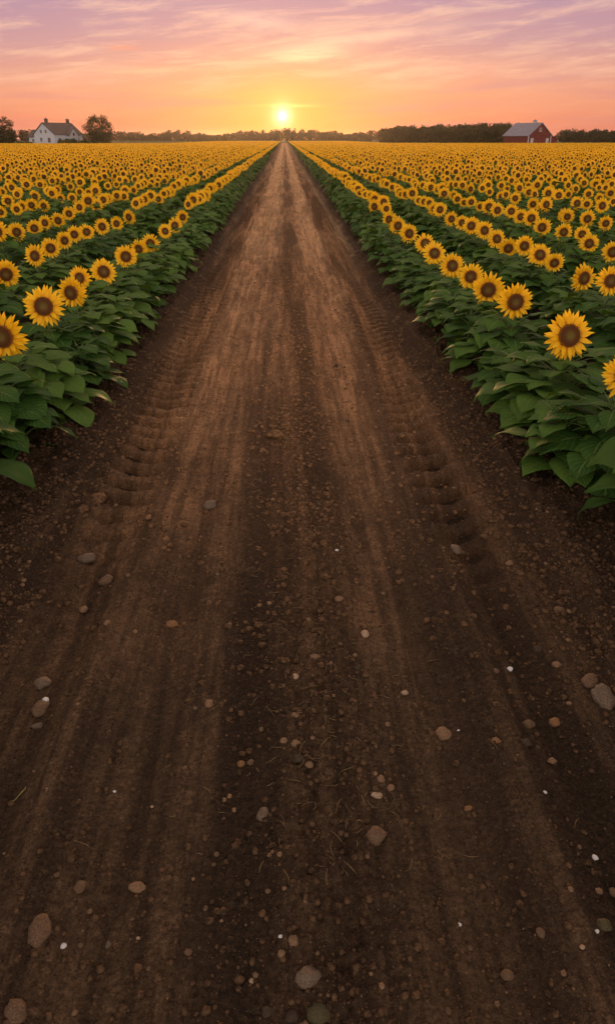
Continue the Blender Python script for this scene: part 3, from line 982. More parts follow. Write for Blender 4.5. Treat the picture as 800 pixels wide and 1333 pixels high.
SM = {'tan': stone_material("tan_stone", (0.215, 0.138, 0.080), .45), 'brown': stone_material("brown_stone", (0.135, 0.087, 0.052), .45),
      'grey': stone_material("grey_stone", (0.142, 0.110, 0.079), .4), 'white': stone_material("white_stone", (0.75, 0.79, 0.83), .08),
      'pale': stone_material("pale_stone", (0.40, 0.30, 0.20), .25), 'dark': stone_material("dark_stone", (0.056, 0.041, 0.027), .7),
      'olive': stone_material("olive_stone", (0.075, 0.070, 0.034), .6), 'orange': stone_material("orange_stone", (0.225, 0.122, 0.055), .45),
      'soil': m_clod}
stones = [
    # px, py, width px, height px, material, name, label
    (22, 1318, 34, 32, 'brown', 'stone', 'rounded brown stone cut off by the bottom left corner'),
    (52, 1210, 32, 42, 'brown', 'stone', 'big blocky brown stone, the largest in the lower left'),
    (785, 905, 29, 36, 'grey', 'stone', 'large smooth grey stone at the right, bigger of a touching pair'),
    (767, 886, 22, 20, 'brown', 'stone', 'brown stone leaning against the large smooth grey stone'),
    (412, 1318, 36, 26, 'olive', 'stone', 'dark mossy olive stone on the bottom edge beside the centre strip'),
    (400, 1270, 34, 25, 'grey', 'stone', 'broad grey-brown stone just above the mossy olive stone'),
    (380, 1323, 17, 16, 'dark', 'stone', 'dark stone on the bottom edge, left of the mossy olive stone'),
    (348, 1315, 14, 14, 'dark', 'stone', 'small dark stone, second to the left of the mossy olive stone'),
    (490, 1085, 28, 24, 'brown', 'stone', 'angular flat brown stone low in the middle of the path'),
    (490, 1035, 15, 10, 'pale', 'stone', 'pale tan pebble above the angular flat brown stone'),
    (495, 1013, 11, 10, 'tan', 'stone', 'tan pebble, upper left of the two above the pale tan pebble'),
    (508, 1025, 10, 8, 'tan', 'stone', 'tan pebble, lower right of the two above the pale tan pebble'),
    (578, 954, 22, 19, 'tan', 'stone', 'round tan stone with a tiny white chip beside it'),
    (597, 951, 5, 4, 'white', 'pebble', 'tiny white chip beside the round tan stone'),
    (179, 1154, 23, 15, 'tan', 'stone', 'oblong tan stone in the lower left wheel track'),
    (104, 1153, 17, 17, 'brown', 'stone', 'brown stone left of the oblong tan stone'),
    (75, 1138, 9, 8, 'brown', 'stone', 'little brown stone up left of the oblong tan stone'),
    (342, 1058, 16, 18, 'grey', 'stone', 'grey egg shaped stone on the left rim of the centre strip'),
    (57, 888, 24, 19, 'grey', 'stone', 'grey stone right above the shiny white pebble at the left'),
    (52, 920, 22, 22, 'brown', 'stone', 'brown stone right below the shiny white pebble at the left'),
    (60, 911, 10, 8, 'white', 'pebble', 'shiny white pebble between the grey and brown stones at the left'),
    (48, 945, 15, 10, 'grey', 'stone', 'flat grey stone below the pair of stones at the left'),
    (112, 728, 25, 12, 'grey', 'stone', 'flat oval grey stone, upper of the two in the far left track'),
    (139, 755, 20, 14, 'brown', 'stone', 'oval brown stone, lower of the two in the far left track'),
    (109, 793, 11, 10, 'tan', 'stone', 'small pinkish stone below the oval brown stone'),
    (140, 810, 10, 8, 'tan', 'stone', 'small tan stone down right of the small pinkish stone'),
    (224, 812, 17, 11, 'orange', 'stone', 'orange-tan stone with a flat base in the left wheel track'),
    (275, 657, 19, 14, 'grey', 'stone', 'smooth grey-brown stone, the farthest stone on the left track'),
    (216, 701, 11, 8, 'orange', 'stone', 'orange-tan pebble below left of the farthest grey-brown stone'),
    (235, 692, 9, 8, 'brown', 'stone', 'brown pebble beside the farthest orange-tan pebble'),
    (193, 673, 8, 7, 'orange', 'stone', 'little orange pebble left of the farthest grey-brown stone'),
    (272, 915, 12, 12, 'tan', 'stone', 'round tan pebble alone on the smooth left track'),
    (128, 648, 22, 20, 'soil', 'dirt_clod', 'crumbly dark clod of earth by the left sunflowers'),
    (108, 662, 18, 14, 'soil', 'dirt_clod', 'smaller clod of earth left of the crumbly dark clod'),
    (360, 567, 26, 7, 'soil', 'dirt_clod', 'long flat flake of earth across the middle of the path'),
    (372, 436, 14, 5, 'soil', 'dirt_clod', 'thin flake of earth far up the path'),
    (442, 779, 13, 10, 'tan', 'stone', 'tan pebble right of the upper centre strip'),
    (474, 824, 12, 11, 'pale', 'stone', 'pale pebble down right of the tan pebble by the centre strip'),
    (456, 789, 8, 7, 'brown', 'stone', 'tiny brown pebble between the tan and the pale pebbles'),
    (410, 857, 17, 15, 'tan', 'stone', 'pinkish tan stone among crumbs in the middle of the centre strip'),
    (465, 868, 12, 9, 'dark', 'stone', 'dark pebble right of the pinkish tan stone'),
    (383, 880, 11, 9, 'pale', 'stone', 'pale pebble below left of the pinkish tan stone'),
    (385, 931, 11, 9, 'tan', 'stone', 'tan pebble midway down the centre strip'),
    (369, 964, 12, 9, 'tan', 'stone', 'tan pebble, left one of a pair low in the centre strip'),
    (385, 966, 13, 10, 'tan', 'stone', 'tan pebble, right one of a pair low in the centre strip'),
    (313, 994, 12, 9, 'orange', 'stone', 'orange pebble left of the centre strip'),
    (327, 992, 11, 9, 'brown', 'stone', 'brown pebble touching the orange pebble'),
    (402, 995, 11, 9, 'tan', 'stone', 'tan pebble below the pair in the centre strip'),
    (388, 987, 20, 12, 'dark', 'stone', 'dark flat stone between pebbles low in the centre strip'),
    (593, 714, 14, 16, 'grey', 'stone', 'upright grey-brown stone by the right tyre track'),
    (606, 721, 11, 8, 'brown', 'stone', 'brown stone at the foot of the upright grey-brown stone'),
    (662, 733, 11, 8, 'tan', 'stone', 'tan pebble below the right sunflowers'),
    (642, 677, 18, 11, 'soil', 'dirt_clod', 'dark clod of earth below the right sunflowers'),
    (625, 655, 15, 10, 'soil', 'dirt_clod', 'dark clod of earth at the edge of the right bank'),
    (728, 794, 15, 12, 'brown', 'stone', 'brown stone high on the right side of the path'),
    (699, 845, 15, 11, 'dark', 'stone', 'dark stone left of the flat tan stone on the right'),
    (723, 865, 15, 8, 'tan', 'stone', 'flat tan stone above right of the white pebble'),
    (663, 870, 8, 7, 'white', 'pebble', 'bright white pebble on the right wheel track'),
    (645, 873, 9, 9, 'brown', 'stone', 'brown pebble beside the bright white pebble'),
    (740, 916, 11, 9, 'tan', 'stone', 'tan pebble left of the large smooth grey stone'),
    (687, 942, 17, 12, 'brown', 'stone', 'brown stone in the loose group on the lower right'),
    (721, 939, 15, 13, 'orange', 'stone', 'orange-brown stone in the loose group on the lower right'),
    (685, 966, 15, 10, 'dark', 'stone', 'dark stone under the brown stone on the lower right'),
    (645, 964, 14, 6, 'orange', 'stone', 'thin orange stone left of the loose group on the right'),
    (718, 990, 13, 9, 'tan', 'stone', 'tan stone lowest in the loose group on the right'),
    (526, 902, 10, 5, 'pale', 'stone', 'flat pale chip in the smooth right track'),
    (504, 942, 8, 7, 'tan', 'stone', 'tan pebble low in the smooth right track'),
    (785, 1202, 22, 18, 'olive', 'stone', 'olive-brown stone by the lower right edge'),
    (776, 1212, 6, 5, 'white', 'pebble', 'white pebble in front of the olive-brown stone'),
    (774, 1116, 8, 7, 'white', 'pebble', 'white pebble near the right edge above the olive-brown stone'),
    (757, 1232, 8, 7, 'pale', 'pebble', 'pale pebble down left of the olive-brown stone'),
    (703, 1213, 13, 13, 'brown', 'stone', 'rounded brown stone left of the olive-brown stone'),
    (660, 1268, 19, 14, 'brown', 'stone', 'brown stone lowest on the right side of the path'),
    (611, 1233, 8, 8, 'brown', 'stone', 'small brown stone below the lone white pebble'),
    (597, 1203, 7, 5, 'white', 'pebble', 'lone white pebble on the dark soil, lower right of the middle'),
    (779, 1159, 10, 8, 'tan', 'stone', 'tan pebble against the right edge of the picture'),
    (797, 1161, 12, 11, 'brown', 'stone', 'brown stone cut off by the right edge'),
    (742, 1157, 8, 8, 'tan', 'stone', 'tan pebble left of the two at the right edge'),
    (610, 1053, 13, 7, 'orange', 'stone', 'bright orange-brown crumb on the right track'),
    (83, 1230, 8, 8, 'white', 'pebble', 'bluish white pebble beside the big blocky stone'),
    (142, 1229, 9, 9, 'grey', 'stone', 'small grey stone right of the big blocky stone'),
    (245, 1239, 12, 9, 'brown', 'stone', 'brown stone left of the bottom of the centre strip'),
    (180, 1221, 6, 4, 'pale', 'pebble', 'pale chip between the grey and brown stones below'),
    (382, 1223, 14, 15, 'tan', 'stone', 'round tan stone low in the centre strip'),
    (366, 1240, 11, 10, 'tan', 'stone', 'tan pebble below the round tan stone'),
    (365, 1218, 6, 5, 'white', 'pebble', 'white chip beside the round tan stone low in the strip'),
    (328, 1276, 8, 8, 'pale', 'pebble', 'pale pebble left of the broad grey-brown stone'),
    (709, 1031, 5, 5, 'white', 'pebble', 'white speck of stone alone at the right'),
    (149, 1030, 5, 4, 'white', 'pebble', 'white speck of stone alone at the left'),
    (198, 1050, 5, 4, 'pale', 'pebble', 'pale speck of stone right of the white speck at the left'),
    (438, 716, 5, 4, 'white', 'pebble', 'white chip high beside the centre strip'),
]
import bmesh


def rock_mesh(seed, sub=3, flat=.7):
    vs, fs = lump(seed, sub, flat)
    r_ = random.Random(seed)
    V_ = np.array(vs)
    nz_ = fbm(V_[:, 0] * 2.1 + seed, V_[:, 1] * 2.1 + V_[:, 2] * 1.7, seed, 3) * .22 + fbm(V_[:, 0] * 7 + seed, V_[:, 1] * 7 + V_[:, 2] * 6, seed + 5, 2) * .05
    V_ = V_ * (1 + nz_)[:, None]
    return V_, fs


for i, (px, py, w, hh, mt, nm, lab) in enumerate(stones):
    p = on_z(px, py + hh * .15, 0.0)
    z = path_z(p.x, p.y)
    p = on_z(px, py + hh * .15, z)
    zc = project(p)[2]
    rw = w * zc / F / 2 * 1.06
    view = math.atan2(CAM_H - z, p.y)                # how steeply the stone is seen
    rv = hh * zc / F / 2 * 1.06
    # height and depth of an ellipsoid whose picture is w x hh
    c_ = 0.62 * rw
    dep = math.sqrt(max(rv * rv - (c_ * math.cos(view)) ** 2, (0.5 * rv) ** 2)) / math.sin(view)
    dep = min(max(dep, .6 * rw), 1.7 * rw)
    V_, fs = rock_mesh(300 + i, 3 if w > 12 else 2, 1.0)
    mxs = np.abs(V_).max(0)
    V_ = V_ / mxs * np.array([rw, dep, c_ if nm != 'dirt_clod' else c_ * .8])
    if nm == 'dirt_clod':
        V_ = V_ * (1 + .35 * fbm(V_[:, 0] * 60 + i, V_[:, 1] * 60 + V_[:, 2] * 45, i, 3))[:, None]
    me = bpy.data.meshes.new(nm)
    me.from_pydata([tuple(q) for q in V_], [], fs)
    me.materials.append(SM[mt])
    me.polygons.foreach_set("use_smooth", [True] * len(fs))
    o = link(nm, me)
    o.location = (p.x, p.y, z + c_ * .22)
    tag(o, lab, {'stone': 'stone', 'pebble': 'pebble', 'dirt_clod': 'dirt clod'}[nm],
        {'stone': 'stones lying on the dirt path', 'pebble': 'white pebbles on the dirt path', 'dirt_clod': 'clods of earth on the path'}[nm])

m_straw = simple("dry_grass", (0.22, 0.20, 0.055), 0.7, .2, 20)
mb = MB()
pa = [on_z(8, 1034, .0), on_z(18, 1031, .0), on_z(27, 1028, .0), on_z(33, 1024, .0), on_z(32, 1019, .0)]
pa = [Vector((q.x, q.y, path_z(q.x, q.y) + .006 + .012 * math.sin(k / 4 * 3.1))) for k, q in enumerate(pa)]
mb.tube(pa, [.0018, .0022, .0022, .0016, .0008], 6)
tag(mb.obj("grass_blade", m_straw, smooth=True), "curled dry yellow-green blade of grass at the left edge", "grass blade")

mb = MB()
r_ = random.Random(77)
for k in range(420):
    y = 1.6 * math.exp(r_.uniform(0, 1.6)); x = r_.gauss(.12, .17) if r_.random() < .7 else r_.uniform(-1.9, 1.9)
    a = r_.uniform(0, 6.28); L = r_.uniform(.015, .07); cv_ = r_.uniform(-1.2, 1.2)
    pts = []
    for q in range(4):
        pts.append(Vector((x, y, path_z(x, y) + .005 + .006 * r_.random())))
        x += math.cos(a) * L / 3; y += math.sin(a) * L / 3; a += cv_ / 3
    mb.tube(pts, [.0008, .0012, .0012, .0006], 4)
tag(mb.obj("straw", simple("old_straw", (0.17, 0.115, 0.055), .85, .4, 20)), "thin bits of dry straw and root strewn along the middle of the path", "straw", kind="stuff")

# ------------------------------------------------------------------ far land
m_meadow = simple("meadow_grass", (0.060, 0.085, 0.022), 0.9, .35, .05, spec=.1)
m_crop = simple("far_crop", (0.16, 0.12, 0.020), 0.9, .35, .04, spec=.1)
mb = MB(); mb.add([(-900, 233.5, -.03), (-34.2, 233.5, -.03), (-34.2, 430, -.03), (-34.2, 640, -.03), (-900, 640, -.03)], [(0, 1, 2, 3, 4)])
mb.add([(32.2, 248.5, -.03), (900, 248.5, -.03), (900, 640, -.03), (32.2, 640, -.03), (32.2, 430, -.03)], [(0, 1, 2, 3, 4)])
mb.add([(-34.2, 432.5, -.03), (32.2, 432.5, -.03), (32.2, 640, -.03), (-34.2, 640, -.03)], [(0, 1, 2, 3)])
mb.add([(-900, 640, -.03), (900, 640, -.03), (900, 1200, -.03), (-900, 1200, -.03)], [(0, 1, 2, 3)])
tag(mb.obj("meadow", m_meadow), "flat green grassland beyond the sunflower field", "meadow", kind="structure")
mb = MB()
mb.add([(-260, 300, .02), (-36, 300, .02), (-36, 520, .02), (-260, 520, .02)], [(0, 1, 2, 3)])
tag(mb.obj("stubble_field", m_crop), "strip of yellowish crop behind the round tree", "field", kind="structure")

# ------------------------------------------------------------------ trees
m_bark = simple("bark", (0.06, 0.042, 0.030), 0.9, .3, 4, .02)
m_crown = leaf_like("tree_leaves", (0.012, 0.021, 0.007), (0.036, 0.046, 0.013), 0.6, 0.12, (0.09, 0.10, 0.015), 0.9, rand=False, spec=.2)
m_wood = leaf_like("wood_leaves", (0.010, 0.019, 0.007), (0.030, 0.042, 0.013), 0.65, 0.10, (0.07, 0.08, 0.015), 0.25, rand=False, spec=.2)
m_bush = leaf_like("bush_leaves", (0.030, 0.050, 0.012), (0.070, 0.095, 0.022), 0.6, 0.2, (0.10, 0.12, 0.02), 0.9, rand=False, spec=.2)


def leaf_cloud(lobes, n, size, seed, shell=.55):
    """n small leaf-sized faces spread through ellipsoid lobes: arrays V, T"""
    g = np.random.default_rng(seed)
    lob = np.array(lobes, float)                       # cx cy cz rx ry rz
    vol = (lob[:, 3] * lob[:, 4] * lob[:, 5]) ** .75
    pick = g.choice(len(lob), n, p=vol / vol.sum())
    d = g.normal(size=(n, 3)); d /= np.linalg.norm(d, axis=1)[:, None]
    r = (shell + (1 - shell) * g.uniform(0, 1, n)) * (1 + .14 * g.normal(size=n) * (g.uniform(size=n) < .35))
    c = lob[pick, :3] + d * lob[pick, 3:] * r[:, None]
    a = g.normal(size=(n, 3)) + d * .6; a /= np.linalg.norm(a, axis=1)[:, None]
    t = np.cross(a, g.normal(size=(n, 3))); t /= np.linalg.norm(t, axis=1)[:, None]
    b = np.cross(a, t)
    s = size * g.uniform(.55, 1.35, n)[:, None]
    V = np.stack([c - t * s * .5, c + b * s * .32, c + t * s * .6, c - b * s * .34], 1).reshape(-1, 3)
    V[:, 2] = np.maximum(V[:, 2], .03)
    base = np.arange(n) * 4
    T = np.concatenate([np.stack([base, base + 1, base + 2], 1), np.stack([base, base + 2, base + 3], 1)])
    return V.astype(np.float32), T, np.zeros(len(T), np.int32)


def tree(name, loc, height, rad, label, seed, lobes_n=26, n=9000, skirt=True, group=None, leaf=.28):
    root = empty(name, loc)
    tag(root, label, "tree", group)
    r_ = random.Random(seed)
    tr = MB()
    th = height * .55
    tr.tube([(0, 0, -.1), (.05, 0, .4), (.1, .05, th * .5), (0, 0, th)], [.42, .30, .24, .12], 9)
    lobes = []
    for k in range(lobes_n):
        t = k / (lobes_n - 1)
        az = k * 2.4 + r_.uniform(-.3, .3)
        zz = height * (.10 + .80 * t) if skirt else height * (.3 + .62 * t)
        prof = math.sin(math.pi * min(1, .14 + .72 * t)) ** .65
        rr = rad * prof * r_.uniform(.45, .82)
        q = rad * r_.uniform(.20, .34)
        lobes.append((rr * math.cos(az), rr * math.sin(az), min(zz, height - q * .8), q, q, q * .78))
        if k % 3 == 0:
            tr.tube([(0, 0, th * (.3 + .6 * t)), (rr * .5 * math.cos(az), rr * .5 * math.sin(az), zz * .9), (rr * math.cos(az), rr * math.sin(az), zz)], [.12, .07, .02], 5)
    if skirt:
        for k in range(9):
            az = k * .7
            lobes.append((rad * .38 * math.cos(az), rad * .38 * math.sin(az), height * .16, rad * .30, rad * .30, height * .17))
        lobes.append((0, 0, height * .40, rad * .55, rad * .55, height * .30))
    tr.obj("trunk", m_bark, root, True)
    V, T, M_ = leaf_cloud(lobes, n, leaf, seed, .3)
    link("crown", np_mesh("crown", V, T, [m_crown], None, False), root)
    return root


p = on_y(131, 186, 246)
tree("broadleaf_tree", (p.x, 246, -.03), 8.6, 5.0, "round leafy tree standing alone to the right of the white farmhouse", 21, 30, 13000)
p = on_y(4, 186, 252)
tree("broadleaf_tree", (p.x, 252, -.03), 8.3, 5.2, "dark leafy tree cut off by the left edge beside the farmhouse", 33, 30, 13000)


def bush(px0, px1, ytop, Y, label, seed, n=2600, group=None, dx=0, dy=0):
    a, b = on_y(px0, 186, Y), on_y(px1, 186, Y)
    top = on_y(px0, ytop, Y).z
    w = (b.x - a.x)
    root = empty("garden_bush", ((a.x + b.x) / 2, Y, -.03)); tag(root, label, "bush", group)
    r_ = random.Random(seed)
    lobes = []
    k_ = max(3, int(w / .9))
    for k in range(k_):
        x = -w / 2 + w * (k + .5) / k_
        h = top * r_.uniform(.8, 1.0)
        lobes.append((x, r_.uniform(-.5, .5), h * .5, w / k_ * .85, .9, h * .5))
    V, T, M_ = leaf_cloud(lobes, n, .22, seed, .4)
    tw = MB()
    for k in range(4):
        az = k * 1.6
        tw.tube([(0, 0, 0), (.3 * math.cos(az), .3 * math.sin(az), top * .6)], [.05, .02], 5)
    tw.obj("branches", m_bark, root)
    link("leaves", np_mesh("leaves", V, T, [m_bush], None, False), root)


bush(77, 99, 178.5, 239, "clipped green shrub right below the small gable of the farmhouse", 41, 4200)
bush(98, 116, 180.5, 239.5, "lower green shrub between the farmhouse and the round tree", 43, 3000)
bush(31, 42, 183.2, 240, "low green shrub under the small wing of the farmhouse", 47, 1800)
bush(22, 30, 182, 241, "small dark shrub at the left corner of the farmhouse", 45, 1500)


def tree_mass(name, label, items, per, leaf, seed, mat):
    parts = []
    r_ = random.Random(seed)
    tr = MB()
    for k, (x, y, h, w) in enumerate(items):
        lobes = []
        for j in range(9):
            az = j * 2.4
            t = j / 8
            pr = math.sin(math.pi * (.2 + .72 * t)) ** .6
            rr = w * .5 * pr * r_.uniform(.3, .8)
            lobes.append((x + rr * math.cos(az), y + rr * math.sin(az), h * (.16 + .70 * t), w * .26, w * .26, h * .17))
        parts.append(leaf_cloud(lobes, per, leaf, seed + k, .35))
        tr.tube([(x, y, -.1), (x + .1, y, h * .7)], [.25, .10], 5, 1)
    parts.append(tr.tris())
    V, T, M_ = join(parts)
    o = link(name, np_mesh(name, V, T, [mat, m_bark], M_, False))
    return tag(o, label, "woods", kind="stuff")


g = np.random.default_rng(3)
items = []
x0, x1 = on_y(499, 183, 330).x, on_y(664, 183, 330).x
for k in range(75):
    x = g.uniform(x0 + 2, x1 + 3)
    t = (x - x0) / (x1 - x0)
    d = g.uniform(0, 16)
    items.append((x, 330 + d, (6.3 + 1.4 * min(1, t * 1.2)) * g.uniform(.86, 1.06), g.uniform(5, 7.5)))
for t in np.linspace(0, 1, 22):
    items.append((x0 + 2.2 + (x1 - x0) * t, 327, (5.6 + 1.3 * t) * g.uniform(.85, 1.05), 5.5))
tree_mass("woods", "dark green block of woodland behind the red barn", items, 520, .75, 900, m_wood)
items = []
for k in range(60):
    items.append((g.uniform(on_y(733, 183, 460).x, on_y(880, 183, 460).x), 460 + g.uniform(0, 20), g.uniform(5.0, 7.2), g.uniform(6, 9)))
tree_mass("woods", "hazy low woodland to the right of the red barn", items, 320, 1.0, 2100, m_wood)
items = []
for k in range(330):
    x = -360 + 760 * (k + g.uniform(-.4, .4)) / 330
    hgt = 7.0 + 2.0 * float(fbm(np.array([x * .035]), np.array([1.0]), 5, 3)[0]) * 2
    if x < -140: hgt *= .9
    items.append((x, 640 + g.uniform(0, 28), max(3.5, hgt * g.uniform(.75, 1.15)), g.uniform(6, 11)))
tree_mass("treeline", "long hazy line of trees along the horizon below the sun", items, 240, 1.3, 5000, m_wood)

# ------------------------------------------------------------------ farmhouse
m_wall = simple("white_render", (0.44, 0.48, 0.56), 0.85, .06, 1.2)
m_roof = simple("brown_tiles", (0.105, 0.082, 0.074), 0.85, .25, 3.0)
m_brick = simple("chimney_brick", (0.11, 0.08, 0.07), 0.9, .25, 4.0)
m_frame = simple("window_frame", (0.55, 0.55, 0.56), 0.6, .05, 4.0)
m_glass, nt_, b_ = new_mat("window_glass")
NT(nt_)
b_.inputs['Base Color'].default_value = (0.035, 0.04, 0.05, 1); b_.inputs['Roughness'].default_value = 0.08


def gable_wall(mb, L, W, eave, ridge, x0=0.0, y0=0.0):
    """house body: gable ends at y0 and y0+L, width W centred on x0"""
    a = W / 2
    vs = []
    for y in (y0, y0 + L):
        vs += [(x0 - a, y, 0), (x0 + a, y, 0), (x0 + a, y, eave), (x0, y, ridge), (x0 - a, y, eave)]
    mb.add(vs, [(0, 1, 2, 3, 4), (9, 8, 7, 6, 5), (0, 4, 9, 5), (1, 6, 7, 2), (4, 3, 8, 9), (2, 7, 8, 3)])


def gable_roof(mb, L, W, eave, ridge, x0=0.0, y0=0.0, over=.3, th=.16):
    a = W / 2
    sl = (ridge - eave) / a
    o = over
    for s in (-1, 1):
        e = (x0 + s * (a + o), eave - sl * o)
        vs = []
        for y in (y0 - o, y0 + L + o):
            vs += [(e[0], y, e[1] + .02), (x0, y, ridge + .02), (x0, y, ridge + .02 + th), (e[0], y, e[1] + .02 + th)]
        fs = [(0, 1, 2, 3), (7, 6, 5, 4), (0, 4, 5, 1), (3, 2, 6, 7), (0, 3, 7, 4), (1, 5, 6, 2)]
        mb.add(vs, fs)


def window(parent, x, z, w, h, y, nm="window", face='front'):
    """frame with sill proud of the wall; the pane is its sub-part"""
    m = MB(); q = MB()
    t = .08
    bars = [((x - w / 2, z), (x + w / 2, z + t)), ((x - w / 2, z + h - t), (x + w / 2, z + h)), ((x - w / 2, z + t + .003), (x - w / 2 + t, z + h - t - .003)),
            ((x + w / 2 - t, z + t + .003), (x + w / 2, z + h - t - .003)), ((x - .03, z + t + .003), (x + .03, z + h - t - .003))]
    def bx(mm, a, b, y0, y1):
        if face == 'front': mm.box((a[0], y - y1, a[1]), (b[0], y - y0, b[1]))
        else: mm.box((y + y0, a[0], a[1]), (y + y1, b[0], b[1]))
    for a, b in bars: bx(m, a, b, -.02, .07)
    bx(m, (x - w / 2 - .1, z - .09), (x + w / 2 + .1, z - .004), -.02, .12)
    bx(q, (x - w / 2 + t + .004, z + t + .006), (x + w / 2 - t - .004, z + h - t - .006), -.02, .03)
    f = m.obj(nm, m_frame, parent)
    q.obj("pane", m_glass, f)
    return f


HY = 246.0
gl, gr_, pk = on_y(43, 186, HY), on_y(75, 186, HY), on_y(57, 160, HY)
appw = gr_.x - gl.x
ROT = R(-30)            # the gable looks a little to the left, the long side to the right
W = appw / math.cos(ROT) * .98
Lh = (on_y(90, 163, HY).x - pk.x) / math.sin(-ROT) * .78
house = empty("farmhouse", ((gl.x + gr_.x) / 2, HY, -.03), ROT)
tag(house, "white two storey farmhouse with brown roof and two chimneys", "house")
ridge, eave = pk.z, 3.35
mb = MB(); gable_wall(mb, Lh, W, eave, ridge); mb.obj("wall", m_wall, house)
rf = MB(); gable_roof(rf, Lh, W, eave, ridge); roof = rf.obj("roof", m_roof, house)
for y in (1.6, Lh - 1.2):
    c = MB(); c.box((-.36, y - .36, ridge - .5), (.36, y + .36, ridge + 1.0)); c.box((-.44, y - .44, ridge + 1.003), (.44, y + .44, ridge + 1.14))
    c.tube([(0, y, ridge + 1.14), (0, y, ridge + 1.45)], [.15, .13], 8)
    c.obj("chimney", m_brick, roof)
window(house, -1.05, 3.45, .95, 1.15, 0)
window(house, .95, 3.45, .95, 1.15, 0)
window(house, -1.3, 1.25, 1.0, 1.25, 0)
window(house, 1.9, 1.0, 1.25, 1.5, 0)
for yy_ in (2.0, 9.6):
    window(house, yy_, 1.1, 1.1, 1.3, W / 2, face='side')
# entrance on the long side
d = MB(); d.box((W / 2 - .02, 4.2, .05), (W / 2 + .07, 5.2, 2.15)); dr_ = d.obj("door", m_brick, house)
d = MB(); d.tube([(W / 2 + .07, 5.05, 1.05), (W / 2 + .13, 5.05, 1.05)], [.03, .04], 6); d.obj("handle", m_frame, dr_)
# small cross gable on the long side
dm = empty("cross_gable", (W / 2 - .25, Lh * .62, 0), R(90)); dm.parent = house
a = MB(); gable_wall(a, 1.6, 3.6, 3.0, 5.0, 0, -1.1); a.obj("gable_wall", m_wall, dm)
a = MB(); gable_roof(a, 2.3, 3.6, 3.0, 5.0, 0, -1.1, .2, .12); a.obj("gable_roof", m_roof, dm)
a = MB(); a.box((-.35, -1.16, 2.9), (.35, -1.08, 3.7)); a.obj("gable_window", m_glass, dm)
# low wing on the left
wn = empty("wing", (-W / 2 - .01, 1.2 + 2.0, 0), R(90)); wn.parent = house      # its ridge runs across the main one
a = MB(); gable_wall(a, 3.6, 4.0, 2.7, 4.4, 0, -3.6 + 3.6 - .0); wa = a.obj("wing_wall", m_wall, wn)
a = MB(); gable_roof(a, 3.3, 4.0, 2.7, 4.4, 0, .3, .3); a.obj("wing_roof", m_roof, wn)
window(house, -W / 2 - 1.9, 1.0, 1.0, 1.1, 1.2)

# ------------------------------------------------------------------ barn
m_red = simple("red_boards", (0.120, 0.016, 0.014), 0.85, .25, 1.5)
m_tin = simple("grey_tin", (0.24, 0.25, 0.31), 0.5, .12, 1.0, metal=.35)
m_trim = simple("pale_trim", (0.42, 0.42, 0.46), 0.7, .1, 3)
BY = 258.0
gl, gr_, pk = on_y(684, 186, BY), on_y(718, 186, BY), on_y(702, 160, BY)
ROTB = R(26)
W = (gr_.x - gl.x) / math.cos(ROTB)
Lb = 11.6
barn = empty("barn", ((gl.x + gr_.x) / 2, BY, -.03), ROTB)
tag(barn, "red wooden barn with grey tin roof and side shed", "barn")
ridge, eave = pk.z, 3.1
a = MB(); gable_wall(a, Lb, W, eave, ridge)
a.obj("wall", m_red, barn)
bt = MB()
n = 14
for k in range(1, n):                                  # cover strips on the gable boards
    x = -W / 2 + W * k / n
    bt.box((x - .03, -.035, .05), (x + .03, .02, eave + (ridge - eave) * (1 - abs(x) / (W / 2)) - .12))
bt.obj("batten_strips", m_red, barn)['kind'] = 'stuff'
a = MB(); gable_roof(a, Lb, W, eave, ridge, over=.4, th=.14); rb = a.obj("roof", m_tin, barn)
for k in range(1, 22):
    pass
cu = MB(); cu.box((-.4, 2.6, ridge - .1), (.4, 3.4, ridge + .55)); cu.obj("cupola", m_trim, rb)
cu = MB(); cu.add([(-.55, 2.45, ridge + .553), (.55, 2.45, ridge + .553), (.55, 3.55, ridge + .553), (-.55, 3.55, ridge + .553), (0, 3.0, ridge + 1.1)], [(0, 3, 2, 1), (0, 1, 4), (1, 2, 4), (2, 3, 4), (3, 0, 4)])
cu.obj("cupola_roof", m_tin, rb)
for s in (-1, 1):
    a = MB(); a.box((s * W / 2 - .16, -.06, 0), (s * W / 2 + .16, .14, eave - .06)); a.obj("corner_board", m_trim, barn)
for x in (-W / 2 + 1.5, W / 2 - 1.45):
    a = MB(); a.box((x - .55, -.05, .02), (x + .55, .02, 2.25)); dd = a.obj("door", m_trim, barn)
    a = MB(); a.box((x + .3, -.12, 1.05), (x + .38, -.05, 1.25)); a.obj("handle", m_brick, dd)
window(barn, -.1, 4.25, .9, .9, 0)
a = MB(); ls = 3.4
x0 = W / 2
a.add([(x0, .6, 0), (x0 + ls, .6, 0), (x0 + ls, .6, 2.1), (x0, .6, 2.95), (x0, 10, 0), (x0 + ls, 10, 0), (x0 + ls, 10, 2.1), (x0, 10, 2.95)],
      [(0, 1, 2, 3), (7, 6, 5, 4), (1, 5, 6, 2), (3, 2, 6, 7)])
a.obj("shed_wall", m_red, barn)
a = MB(); a.add([(x0, .3, 2.99), (x0 + ls + .25, .3, 2.08), (x0 + ls + .25, .3, 2.2), (x0, .3, 3.11), (x0, 10.3, 2.99), (x0 + ls + .25, 10.3, 2.08), (x0 + ls + .25, 10.3, 2.2), (x0, 10.3, 3.11)],
              [(0, 1, 2, 3), (7, 6, 5, 4), (0, 4, 5, 1), (3, 2, 6, 7), (1, 5, 6, 2), (0, 3, 7, 4)])
a.obj("shed_roof", m_red, barn)

